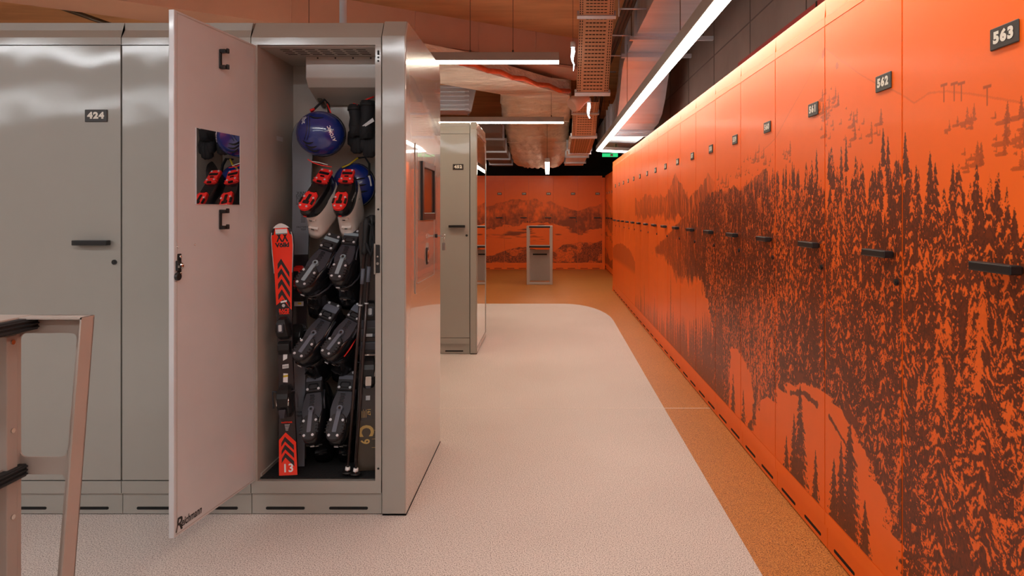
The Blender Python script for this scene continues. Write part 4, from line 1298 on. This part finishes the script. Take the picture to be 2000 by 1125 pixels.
q = MB(); q.tube([P1(690, 202, -.03), P1(698, 205, -.04)], 0.003, 8); q.build('red_trim', M['red'], g1)
text('thermo', 0.013, P2(715, 221, -.035), (.94, 0, .30), (-.30, 0, .94), M['tagwhite'], g2) if False else None


# ------------------------------------------------------------------ skis and poles
YOF = {}


def ski(p0, p1, L, wf, th, base, label, roll=0.0, name='ski', tipz=0.12, up=1.0, group='skis in the open locker'):
    """bottom point p0, lean towards p1; local z runs up the ski, local -y is the top sheet"""
    d = (Vector(p1) - Vector(p0)).normalized()
    x = Vector((1, 0, 0)); x = (x - d * x.dot(d)).normalized()
    y = d.cross(x)
    if roll:
        R = Matrix.Rotation(roll, 3, d); x = R @ x; y = R @ y
    r = thing(name, p0, label, 'ski', group)
    r.matrix_local = Matrix(((x.x, y.x, d.x, p0[0]), (x.y, y.y, d.y, p0[1]), (x.z, y.z, d.z, p0[2]), (0, 0, 0, 1)))
    vs = [L * t for t in [k / 80 for k in range(74)]] + [L * t for t in (.93, .95, .965, .978, .988, .995, 1.0)]
    def yo(v):
        return -up * tipz * 0.6 * max(0, (v - (L - tipz * 1.3)) / (tipz * 1.3)) ** 2 * .45
    def band(v0, v1, sc, y0, y1, m, nm, inset=0.0):
        ring = []
        vv = [v0] + [v for v in vs if v0 < v < v1] + [v1]
        for v in vv:
            h = max(wf(v) / 2 * sc - inset, 0.0012)
            ring.append([(-h, yo(v) + y0, v), (h, yo(v) + y0, v), (h, yo(v) + y1, v), (-h, yo(v) + y1, v)])
        q = MB(); q.loft(ring, smooth=False)
        return q.build(nm, m, r)
    band(0, L, 1.0, -th, 0.0, base, 'body')
    YOF[r.name] = yo
    return r, band, yo


def flat(r, polys, y, m, nm, par=None, th=0.0004):
    """thin printed film lying on the top sheet: each polygon in (x, v)"""
    q = MB()
    for pl in polys:
        n0 = len(q.v)
        q.prism(pl, y - th, y, 'y')
        for i in range(n0, len(q.v)):
            a_, b_, c_ = q.v[i]; q.v[i] = (a_, b_ + YOF[r.name](c_), c_)
    o = q.build(nm, m, par or r)
    return o


def binding(r, v, y, w, kind, colr='black'):
    """toe or heel piece of a ski binding as parts with sub-parts"""
    m = M[colr]
    q = MB()
    if kind == 'toe':
        prof = [(-.05, .55, .010), (-.035, .95, .026), (-.012, 1.0, .040), (.018, .90, .046), (.038, .62, .036), (.048, .4, .014)]
    else:
        prof = [(-.070, .60, .014), (-.050, .92, .030), (-.02, 1.0, .045), (.015, .98, .052), (.035, 1.0, .046), (.05, .9, .034), (.068, .55, .014)]
    q.loft([[(-w * a, y, v + z), (w * a, y, v + z), (w * a * .98, y - hh * .6, v + z), (w * a * .7, y - hh, v + z), (-w * a * .7, y - hh, v + z), (-w * a * .98, y - hh * .6, v + z)] for z, a, hh in prof], smooth=False)
    o = q.build(kind + '_piece', m, r, 0.002, 2)
    if kind == 'toe':
        q = MB(); q.prism(rrect(-w * .38, w * .38, v - .018, v + .022, .006), y - .048, y - .043, 'y'); q.build('toe_cover', M['boot_grey'] if colr == 'black' else M['black'], o)
        if colr == 'black':
            q = MB(); q.prism(rrect(-w * .22, w * .2, v - .012, v + .016, .004), y - .0492, y - .048, 'y'); q.build('toe_print', M['tagwhite'], o)
        q = MB(); q.loft([[(-w * .8, y - a, v - .085 + b_), (w * .8, y - a, v - .085 + b_), (w * .8, y, v - .085 + b_), (-w * .8, y, v - .085 + b_)] for a, b_ in ((.006, -.03), (.024, -.01), (.022, .015), (.008, .028))], smooth=False); q.build('brake_pad', M['black'], r, .003, 2)
    else:
        q = MB(); q.loft([[(-w * .45, y - .052, v - .03), (w * .45, y - .052, v - .03), (w * .45, y - .045, v - .03), (-w * .45, y - .045, v - .03)], [(-w * .3, y - .055, v - .065), (w * .3, y - .055, v - .065), (w * .3, y - .02, v - .065), (-w * .3, y - .02, v - .065)]], smooth=False); q.build('heel_lever', M['boot_grey'], o, .002)
        for s in (-1, 1):
            q = MB(); q.tube([(s * w * .9, y - .02, v + .04), (s * w * 1.5, y - .02, v + .045), (s * w * 1.62, y - .012, v + .01), (s * w * 1.58, y - .01, v - .03)], .0032, 8); q.build('brake_arm', M['boot_grey'], o)
            q = MB(); q.tube([(s * w * .75, y - .04, v + .02), (s * w * .75, y - .045, v - .015)], .004, 8); q.build('side_screw', M['chrome'], o)
        text('SPORT', .008, (0, y - .053, v + .012), (1, 0, 0), (0, 0, 1), M['tagwhite'], o) if False else None
    return o


# 1 --- red junior ski at the very front
LV = 1.085
VP = lambda y: LV * (935 - y) / 487.0
wv = lambda v: float(np.interp(v / LV, [0, .05, .2, .45, .6, .8, .92, .955, .98, .993, 1.0], [.079, .078, .070, .063, .066, .082, .098, .096, .074, .046, .012]))
r, band, yo = ski((-1.114, 2.868, 0.156), px(553, 448, 2.945), LV, wv, 0.011, M['ski_black'], 'red and black junior ski with the number 13, front of the locker', tipz=.10, up=.6)
yt = -.0112
band(VP(618), LV * .955, .93, yt - .0006, yt + .0004, M['ski_red'], 'red_topsheet')
band(LV * .955, LV * .984, .74, yt - .0006, yt + .0004, M['ski_red'], 'tip_inlay')
o = band(LV * .982, LV * 1.0, 1.01, yt - .0012, yt + .002, M['white'], 'tip_cap', 0.0)
for s in (-1, 1):
    q = MB(); q.tube([(s * wv(v) / 2 * .97, yt - .001 + yo(v), v) for v in [LV * t for t in (.80, .86, .91, .945, .965)]], .0016, 6); q.build('tip_edge', M['tagwhite'], r)
X5 = lambda x: (x - 178 - 17) / 5.62 / 446.0       # crop pixel to metres across
# black notch reaching up into the red
flat(r, [[(-.040, VP(621)), (-.036, VP(609)), (-.003, VP(597)), (.0335, VP(619)), (.036, VP(621))]], yt - .0004, M['ski_black'], 'waist_print', th=.0006)
for yy in (517, 536, 556.5, 577):
    ap = -.0075
    flat(r, [[(ap, VP(yy)), (.0275, VP(yy + 27.5)), (.0275, VP(yy + 38)), (ap, VP(yy + 11))], [(ap, VP(yy)), (ap, VP(yy + 11)), (-.0235, VP(yy + 21)), (-.0235, VP(yy + 10))]], yt - .0006, M['ski_black'], 'chevron')
text('Völkl', .026, (0, yt - .0006, VP(490.5)), (1, 0, 0), (0, 0, 1), M['ski_black'], r, bold=.0013, sx=1.12, fn=lambda p: p + Vector((0, yo(p.z), 0)))
vx = lambda x: (x - 203) / 5.62 / 446.0 + .0015
vz = lambda y: VP(440 + y / 5.62)
flat(r, [[(vx(135), vz(247)), (vx(172), vz(165)), (vx(190), vz(165)), (vx(153), vz(247))], [(vx(268), vz(247)), (vx(231), vz(165)), (vx(213), vz(165)), (vx(250), vz(247))],
         [(vx(146), vz(165)), (vx(164), vz(165)), (vx(208), vz(247)), (vx(192), vz(250))], [(vx(258), vz(165)), (vx(240), vz(165)), (vx(196), vz(247)), (vx(212), vz(250))]], yt - .0006, M['ski_black'], 'emblem')
st_ = flat(r, [[(-.026, VP(469)), (.026, VP(468.5)), (.026, VP(459)), (-.026, VP(459))]], yt - .0010, M['white'], 'sticker')
flat(r, [[(-.026, VP(469)), (.026, VP(468.5)), (.026, VP(467)), (-.026, VP(467.3))]], yt - .0012, M['teal'], 'sticker_band', st_)
text('Skidepot', .010, (0, yt - .0014, VP(463.3)), (1, 0, 0), (0, 0, 1), M['ink'], st_) if False else None
flat(r, [[(-.014, VP(604)), (.013, VP(602)), (.013, VP(598.5)), (-.014, VP(600.5))]], yt - .001, M['white'], 'size_label')
q = MB(); q.disc((-.002, yt - .0016, VP(609)), .007, .001, 'y', 14); q.build('round_badge', M['tagwhite'], r)
text('RACE', .018, (0, yt - .0008, VP(618.5)), (1, 0, 0), (0, 0, 1), M['ski_red'], r, bold=.0007)
text('TIGER', .0165, (0, yt - .0008, VP(623.5)), (1, 0, 0), (0, 0, 1), M['ski_red'], r, bold=.0007)
binding(r, VP(652), yt, .032, 'toe')
binding(r, VP(792), yt, .033, 'heel')
flat(r, [[(-.010, VP(716)), (.008, VP(712)), (.011, VP(701)), (-.008, VP(700))]], yt - .001, M['white'], 'label')
bc = flat(r, [[(-.013, VP(731)), (.014, VP(730)), (.014, VP(722.5)), (-.013, VP(723.5))]], yt - .001, M['white'], 'barcode_label')
flat(r, [[(-.011 + k * .0036, VP(729.5)), (-.0095 + k * .0036, VP(729.5)), (-.0095 + k * .0036, VP(725)), (-.011 + k * .0036, VP(725))] for k in range(7)], yt - .0013, M['ink'], 'barcode', bc)['kind'] = 'stuff'
flat(r, [[(-.012, VP(757)), (.008, VP(758)), (.010, VP(741)), (-.010, VP(740))]], yt - .001, M['white'], 'label')
flat(r, [[(-.011, VP(748)), (.0095, VP(747)), (.0098, VP(743)), (-.0103, VP(744))]], yt - .0013, M['yellow'], 'label_band')
q = MB()
for k in range(5):
    q.box(-.010 + .001 * k, .012 - .002 * k, yt - .0012, yt, VP(839 + k * 2.6), VP(838 + k * 2.6))
q.build('fine_print', M['tagwhite'], r)['kind'] = 'stuff'
text('RACETIGER', .009, (0, yt - .0008, VP(834)), (1, 0, 0), (0, 0, 1), M['ski_red'], r, bold=.0003)
flat(r, [[(-.0395, VP(934)), (.0395, VP(934)), (.037, VP(872)), (-.007, VP(853)), (-.036, VP(867))]], yt - .0002, M['ski_red'], 'red_tail_print', th=.0006)
for yy in (861, 876, 891.5):
    ap = -.010
    flat(r, [[(ap, VP(yy)), (.027, VP(yy + 9.5 + 7)), (.028, VP(yy + 9.5 + 17)), (ap, VP(yy + 9))], [(ap, VP(yy)), (ap, VP(yy + 9)), (-.0265, VP(yy + 19)), (-.0255, VP(yy + 11))]], yt - .0006, M['ski_black'], 'tail_chevron')
text('13', .048, (.0, yt - .0006, VP(921)), (1, 0, 0), (0, 0, 1), M['white'], r, bold=.0012, spacing=1.05)

# 2 --- grey ski behind it
LG = 1.56
wg = lambda v: float(np.interp(v / LG, [0, .03, .2, .5, .8, .93, .965, .985, .995, 1.0], [.088, .088, .080, .072, .086, .1, .09, .064, .038, .01]))
pg0, pg1 = (px(578, 915, 2.965).x, 2.965, .156), px(594, 232, 3.14)
r, band, yo = ski(pg0, pg1, LG, wg, .012, M['ski_black'], 'tall grey ski behind the red junior ski, printed near its tip', tipz=.14, up=.8)
VG = lambda y: LG * (915 - y) / (915 - 236)
band(VG(505), LG, .96, -.0128, -.0118, M['ski_grey'], 'front_print')
band(.002, VG(712), .96, -.0128, -.0118, M['ski_grey'], 'rear_print')
for s in (-1, 1):
    q = MB(); q.tube([(s * wg(v) / 2, -.006 + yo(v), v) for v in [LG * t for t in (.02, .2, .4, .6, .8, .92)]], .0022, 6); q.build('steel_edge', M['ski_brown'], r)
tx = lambda s, y, sz, x=0.0, m=M['ink'], par=None, b_=.0003: text(s, sz, (x, -.0130, VG(y)), (1, 0, 0), (0, 0, 1), m, par or r, bold=b_, spacing=1.15)
tx('VAN', 381, .019, .0); tx('DEER', 387, .019, .0)
flat(r, [[(-.022, VG(404)), (-.0205, VG(404)), (-.0205, VG(391)), (-.022, VG(391))], [(.0205, VG(404)), (.022, VG(404)), (.022, VG(391)), (.0205, VG(391))], [(-.022, VG(404)), (.022, VG(404)), (.022, VG(403.3)), (-.022, VG(403.3))], [(-.022, VG(391.7)), (.022, VG(391.7)), (.022, VG(391)), (-.022, VG(391))],
         [(-.022, VG(404)), (-.020, VG(404)), (.022, VG(391)), (.020, VG(391))], [(.022, VG(404)), (.020, VG(404)), (-.022, VG(391)), (-.020, VG(391))]], -.0130, M['ink'], 'crest')
tx('vd', 409, .016, 0, M['red'])
q = MB()
for k in range(8):
    q.box(.002 - .001 * (k % 3), .022, -.0136, -.0128, VG(421 + k * 2.8), VG(420 + k * 2.8))
q.build('fine_print', M['ink'], r)['kind'] = 'stuff'
tx('FACTORY', 450, .0105, .008); tx('TEST', 455, .0105, .014)
tx('FACTORY', 812, .0105, .008); tx('TEST', 819, .0105, .014)
binding(r, VG(548), -.012, .036, 'toe', 'red')
binding(r, VG(672), -.012, .036, 'heel')
q = MB(); q.box(-.037, .037, -.030, -.012, VG(567), VG(560)); q.build('plate_bar', M['tagwhite'], r, .001)
flat(r, [[(-.02, VG(607)), (.022, VG(607)), (.022, VG(592)), (-.02, VG(592))]], -.0130, M['tagwhite'], 'barcode_label')
flat(r, [[(-.004, VG(604)), (.012, VG(604)), (.012, VG(600)), (-.004, VG(600))]], -.0134, M['yellow'], 'label_band')
q = MB(); q.tube([(.034, -.02, VG(700)), (.046, -.02, VG(706)), (.044, -.02, VG(716)), (.034, -.02, VG(718))], .003, 6); q.build('red_brake_end', M['red'], r)

# 3, 4 --- dark skis along the right side wall
LC = 1.12
wc = lambda v: float(np.interp(v / LC, [0, .03, .2, .5, .8, .93, .965, .985, .995, 1.0], [.105, .104, .09, .078, .096, .118, .108, .076, .04, .012]))
r, band, yo = ski((-.797, 2.925, .156), (-.790, 3.00, 1.27), LC, wc, .012, M['ski_black'], 'black and bronze ski with gold lettering behind the right stile', roll=math.radians(14), tipz=.14, up=.5)
VC = lambda y: 1.50 * (937 - y) / (937 - 255)
band(.0, VC(838), .97, -.0128, -.0118, M['ski_brown'], 'bronze_print')
text('C', .085, (-.008, -.0132, VC(859)), (0, 0, -1), (1, 0, 0), M['gold'], r, bold=.003, sx=.85)
text('9', .052, (-.010, -.0132, VC(880)), (0, 0, -1), (1, 0, 0), M['gold'], r, bold=.0012, sx=.85)
text('167', .020, (.004, -.0132, VC(822)), (0, 0, -1), (1, 0, 0), M['gold'], r, bold=.0004)
q = MB()
for k in range(4):
    q.box(-.026 + .006 * k, -.0245 + .006 * k, -.0132, -.0128, VC(833), VC(820 - 3 * (k % 2)))
for k in range(3):
    q.box(.02, .04, -.0132, -.0128, VC(859 + 17 * k), VC(858.4 + 17 * k))
q.build('fine_print', M['gold'], r)['kind'] = 'stuff'
flat(r, [[(-.010, VC(799)), (.008, VC(799)), (.008, VC(790)), (-.010, VC(790))]], -.0132, M['tagwhite'], 'sticker')
o = binding(r, VC(742), -.012, .034, 'heel')
q = MB(); q.prism(rrect(-.012, .012, VC(766), VC(748), .003), -.068, -.064, 'y'); q.build('heel_buckle', M['chrome'], o)
q = MB(); q.tube([(-.028, -.05, VC(722)), (-.030, -.05, VC(707)), (.030, -.05, VC(707)), (.028, -.05, VC(722))], .003, 8); q.build('brake_bar', M['chrome'], r)
binding(r, VC(622), -.012, .036, 'toe')
for yy in (646, 664, 690):
    q = MB(); q.box(-.036, .036, -.034, -.012, VC(yy + 9), VC(yy - 7)); q.build('binding_plate', M['boot_grey'], r, .004)
flat(r, [[(-.018, VC(672)), (.012, VC(672)), (.012, VC(666)), (-.018, VC(666))]], -.0345, M['tagwhite'], 'barcode_label')
r, band, yo = ski((-.752, 3.12, .156), (-.747, 3.145, 1.5), 1.38, lambda v: wc(v * LC / 1.38) * .85, .011, M['ski_black'], 'short black ski against the right side wall seen in the door mirror', roll=math.radians(80), tipz=.10, up=.5)
flat(r, [[(-.024, 1.280), (.024, 1.280), (.024, 1.305), (-.024, 1.305)]], -.0115, M['white'], 'sticker')
flat(r, [[(-.024, 1.280), (.024, 1.280), (.024, 1.286), (-.024, 1.286)]], -.0120, M['teal'], 'sticker_band')


def ski_pole(top, tip, Yt, Yb, label):
    a, b_ = px(top[0], top[1], Yt), px(tip[0], tip[1], Yb)
    r = thing('ski_pole', b_, label, 'ski pole', 'pair of black ski poles')
    d = a - b_
    P = lambda t: d * t
    q = MB(); q.tube([P(0.03), P(.86)], [.006, .0075], 10); q.build('shaft', M['pole'], r)
    q = MB(); q.tube([P(.855), P(.87), P(.93), P(.985), P(1.0)], [.011, .015, .013, .017, .012], 12); q.build('grip', M['rubber'], r)
    q = MB(); q.tube([P(.022), P(.034)], [.0115, .010], 12); q.build('basket_collar', M['white'], r)
    q = MB(); q.tube([P(.012), P(.017)], [.024, .018], 16); q.build('basket', M['black'], r)
    q = MB(); q.tube([P(0.0), P(.03)], [.002, .006], 8); q.build('point', M['chrome'], r)
    q = MB(); q.tube([P(.74), P(.80)], .0088, 10); q.build('grey_print', M['sole_plate_dark'], r)
    q = MB(); q.tube([P(.655), P(.66)], .0092, 10); q.build('clamp_ring', M['tagwhite'], r)
    e = d.length
    q = MB(); q.tube([P(.985), P(.985) + Vector((.03, -.02, -.02)), P(.93) + Vector((.045, -.02, -.03)), P(.88) + Vector((.03, -.015, -.03)), P(.90) + Vector((.005, -.012, 0))], .009, 8, flat=.35); q.build('wrist_strap', M['fabric'], r)
    return r


ski_pole((717, 425), (678, 929), 2.90, 2.862, 'left one of two black ski poles leaning in front of the boots')
ski_pole((727, 420), (694, 932), 2.92, 2.852, 'right one of two black ski poles, beside the bronze ski')


# ------------------------------------------------------------------ step stools
def step_stool(loc_, rz, label):
    """local frame: a (x) forward, b (y) across, z up; forward top edge at a = 0"""
    r = thing('step_stool', loc_, label, 'step stool', 'metal step stools', (0, 0, rz))
    HT, WB = 1.0385, 0.46
    lean = lambda z, a: a - 0.076 * (HT - z)
    inner = lambda z: lean(z, -.042 + .006 * z / HT)
    for side, bb in (('far', WB / 2), ('near', -WB / 2)):
        s = 1 if side == 'far' else -1
        y0, y1 = (bb - .004, bb) if s > 0 else (bb, bb + .004)
        q = MB()
        # front leg sheet, post sheet, rails: a frame with cutouts
        q.prism([(lean(0, 0), 0), (lean(HT, 0), HT), (lean(HT, -.036), HT), (lean(0, -.042), 0)], y0, y1, 'y')
        q.prism([(-.235, 0), (-.179, 0), (-.179, HT), (-.235, HT)], y0, y1, 'y')
        q.prism([(-.40, 0), (-.235, 0), (-.235, .03), (-.40, .03)], y0, y1, 'y')
        for z0, z1 in ((.995, HT), (.652, .694), (.05, .09)):
            q.prism([(-.179, z0), (inner(z0), z0), (inner(z1), z1), (-.179, z1)], y0, y1, 'y')
        # corner webs of the rounded cutouts
        for (a, z, sa, sz) in ((-.179, .995, 1, -1), (inner(.995), .995, -1, -1), (-.179, .694, 1, 1), (inner(.694), .694, -1, 1), (-.179, .652, 1, -1), (inner(.652), .652, -1, -1)):
            R = .016
            q.prism([(a, z)] + [(a + sa * (R - R * math.sin(t * math.pi / 8)), z + sz * (R - R * math.cos(t * math.pi / 8))) for t in range(5)], y0, y1, 'y')
        q.prism([(-.50, 0), (-.46, 0), (-.46, HT), (-.50, HT)], y0, y1, 'y')
        q.build('side_frame', M['stool'], r)
        # folded flanges along the front leg, the top and the post
        q = MB()
        i0, i1 = (bb - .045, bb) if s > 0 else (bb, bb + .045)
        q.prism([(lean(0, .0), 0), (lean(HT, .0), HT), (lean(HT, -.004), HT), (lean(0, -.004), 0)], i0, i1, 'y')
        q.build('leg_flange', M['stool'], r)
        q = MB(); q.box(-.50, 0.0, i0, i1, HT - .004, HT); q.build('top_flange', M['stool'], r)
        k0, k1 = (bb - .026, bb) if s > 0 else (bb, bb + .026)
        po = MB(); po.box(-.1838, -.1784, k0 - .0005, k1 + .0005, 0.0005, .9945)
        po.box(-.235, -.184, (k0 if s > 0 else k1 - .004), (k0 + .004 if s > 0 else k1), 0, .995)
        po = po.build('post', M['stool'], r, .001, 1)
        e0, e1 = (bb - .056, bb - .024) if s > 0 else (bb + .024, bb + .056)
        boxo('channel_strip', (-.19, -.168, e0, e1, 0, .995), M['stool'], r, .002)
        q = MB()
        for z in (.98, .77, .565, .36):
            q.disc((-.168, bb - s * .04, z), .006, .003, 'x', 10)
        q.build('rivets', M['chrome'], po)['kind'] = 'stuff'
    for z, a0, a1 in ((1.016, -.50, -.150), (.660, -.50, -.178)):
        st_ = boxo('step', (a0, a1, -WB / 2 + .002, WB / 2 - .004, z - .004, z + .024), M['stool'], r, .002)
        q = MB()
        q.box(a1, a1 + .020, -WB / 2 + .006, WB / 2 - .008, z - .010, z + .020)
        for k in range(3):
            q.box(a1 + .018, a1 + .024, -WB / 2 + .006, WB / 2 - .008, z - .006 + k * .009, z - .001 + k * .009)
        q.build('rubber_nosing', M['rubber'], st_, .002, 1)
    pn = boxo('back_panel', (-.49, -.486, -WB / 2 + .004, WB / 2 - .004, .03, .60), M['stool'], r)
    boxo('panel_slot', (-.4862, -.484, -.13, .13, .50, .525), M['slot'], pn)
    boxo('base_bar', (-.05 - .076, -.02 - .06, -WB / 2 + .004, WB / 2 - .004, 0.004, .045), M['stool'], r, .002)
    return r


step_stool((-1.103, 1.62 - .23, 0), 0, 'beige metal step stool with black rubber nosings, cut off by the near edge')
fs = step_stool((px(1054, 500, 11.8).x, 11.72, 0), -math.pi / 2, 'beige metal step stool standing alone before the far mural wall')
